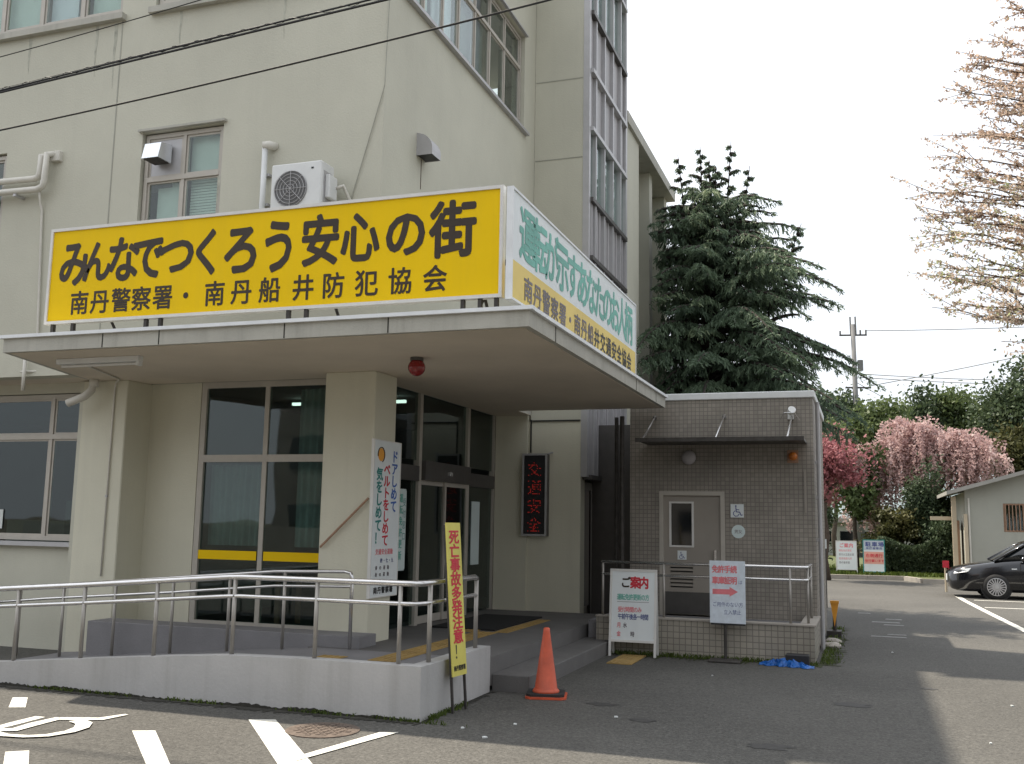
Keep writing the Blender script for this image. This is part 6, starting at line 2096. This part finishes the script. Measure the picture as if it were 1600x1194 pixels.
    for s in (-1, 1):
        bm = B()
        P = [(0.10, 0.72, 0.60), (0.42, 0.845, 0.66), (0.50, 0.835, 0.755), (0.30, 0.78, 0.72), (0.13, 0.66, 0.665)]
        A = [bm.verts.new((x0 + p[0], yc - s * (p[1] + 0.01), p[2])) for p in P]; C_ = [bm.verts.new((x0 + p[0] + 0.03, yc - s * (p[1] - 0.05), p[2])) for p in P]
        bm.faces.new(A); bm.faces.new(C_[::-1])
        for i in range(5): bm.faces.new((A[i], A[(i + 1) % 5], C_[(i + 1) % 5], C_[i]))
        bmesh.ops.recalc_face_normals(bm, faces=bm.faces)
        obj('headlight', bm, M['lens'], t)
        bm = B(); bmesh.ops.create_uvsphere(bm, u_segments=12, v_segments=8, radius=0.1, matrix=Matrix.Translation((x0 + 1.72, yc - s * 0.93, 1.0)) @ Matrix.Diagonal((1.0, 0.9, 0.7, 1)))
        obj('mirror', bm, M['car'], t, smooth=True)
    for s in (-1,):
        bx('side_marker', M['lens'], t, x0 + 1.42, x0 + 1.54, yc - 0.895, yc - 0.87, 0.74, 0.77)
        for x in (1.62, 2.5, 3.3):
            bx('door_seam', M['rubber'], t, x0 + x, x0 + x + 0.008, yc - 0.895, yc - 0.86, 0.3, 0.9)
        bx('door_handle', M['car'], t, x0 + 2.25, x0 + 2.42, yc - 0.91, yc - 0.87, 0.80, 0.83)
    bx('front_grille', M['rubber'], t, x0 - 0.005, x0 + 0.03, yc - 0.40, yc + 0.40, 0.36, 0.50)
    bx('number_plate', M['paper'], t, x0 - 0.02, x0 - 0.006, yc - 0.165, yc + 0.165, 0.40, 0.56)
car()
# red reflector post before the car nose
t = thing('reflector_post', 'small red reflector post between the car nose and the hut post', 'post', (2.05, 30.5, 0))
obj('post', tube(B(), [(2.05, 30.5, 0), (2.05, 30.5, 0.72)], 0.03, 8), M['post_cream'], t)
bx('reflector', M['red_ink'], t, 1.98, 2.14, 30.44, 30.47, 0.66, 0.85)

# ------------------------------------------------------------------ the other side of the street, mirrored in the glass
def street_side():
    for (x0, w, d, h, y, lb, mt) in ((-22, 10, 7, 8.6, -13, 'brown three storey house across the street, left of the brown roofed one', 'tile'),
                                     (-10.5, 8, 7, 8.0, -14, 'grey house with brown roof across the street behind the viewer', 'beige_metal'),
                                     (-1, 11, 8, 8.8, -13.5, 'brown house across the street, right of the brown roofed one', 'tile')):
        t = thing('house', lb, 'house', (x0 + w / 2, y - d / 2, 0), 0, 'houses across the street')
        bx('wall', M[mt], t, x0, x0 + w, y - d, y, 0, h)
        bm = B()
        P = [(x0 - .5, y - d - .5, h), (x0 + w + .5, y - d - .5, h), (x0 + w + .5, y + .5, h), (x0 - .5, y + .5, h)]
        v = [bm.verts.new(p) for p in P]
        r1, r2 = bm.verts.new((x0 + 1.2, y - d / 2, h + 1.7)), bm.verts.new((x0 + w - 1.2, y - d / 2, h + 1.7))
        bm.faces.new(v[::-1]); bm.faces.new((v[0], v[1], r2, r1)); bm.faces.new((v[2], v[3], r1, r2)); bm.faces.new((v[1], v[2], r2)); bm.faces.new((v[3], v[0], r1))
        obj('roof', bm, M['wood'] if mt == 'beige_metal' else M['hut_roof'], t)
        for k in range(int(w / 2.2)):
            for z in ((1.0, 2.3), (3.6, 4.9), (6.2, 7.3)):
                if z[1] < h - 0.3:
                    bx('window', M['car_glass'], t, x0 + 0.7 + k * 2.2, x0 + 2.0 + k * 2.2, y, y + 0.03, z[0], z[1])
    for (x, y, h, r_) in ((12, -11, 7.5, 2.6),):
        crown_tree('round green garden tree across the street', (x, y, 0), h, r_, 22, 3500, 0.28, M['evergreen'], group='garden trees across the street')
    bx('garden_wall', M['kerb'], None, -30, 20, -9.2, -9.0, 0, 1.4)
    tag(bpy.data.objects['garden_wall'], 'long low grey garden wall across the street behind the viewer', 'wall')
street_side()
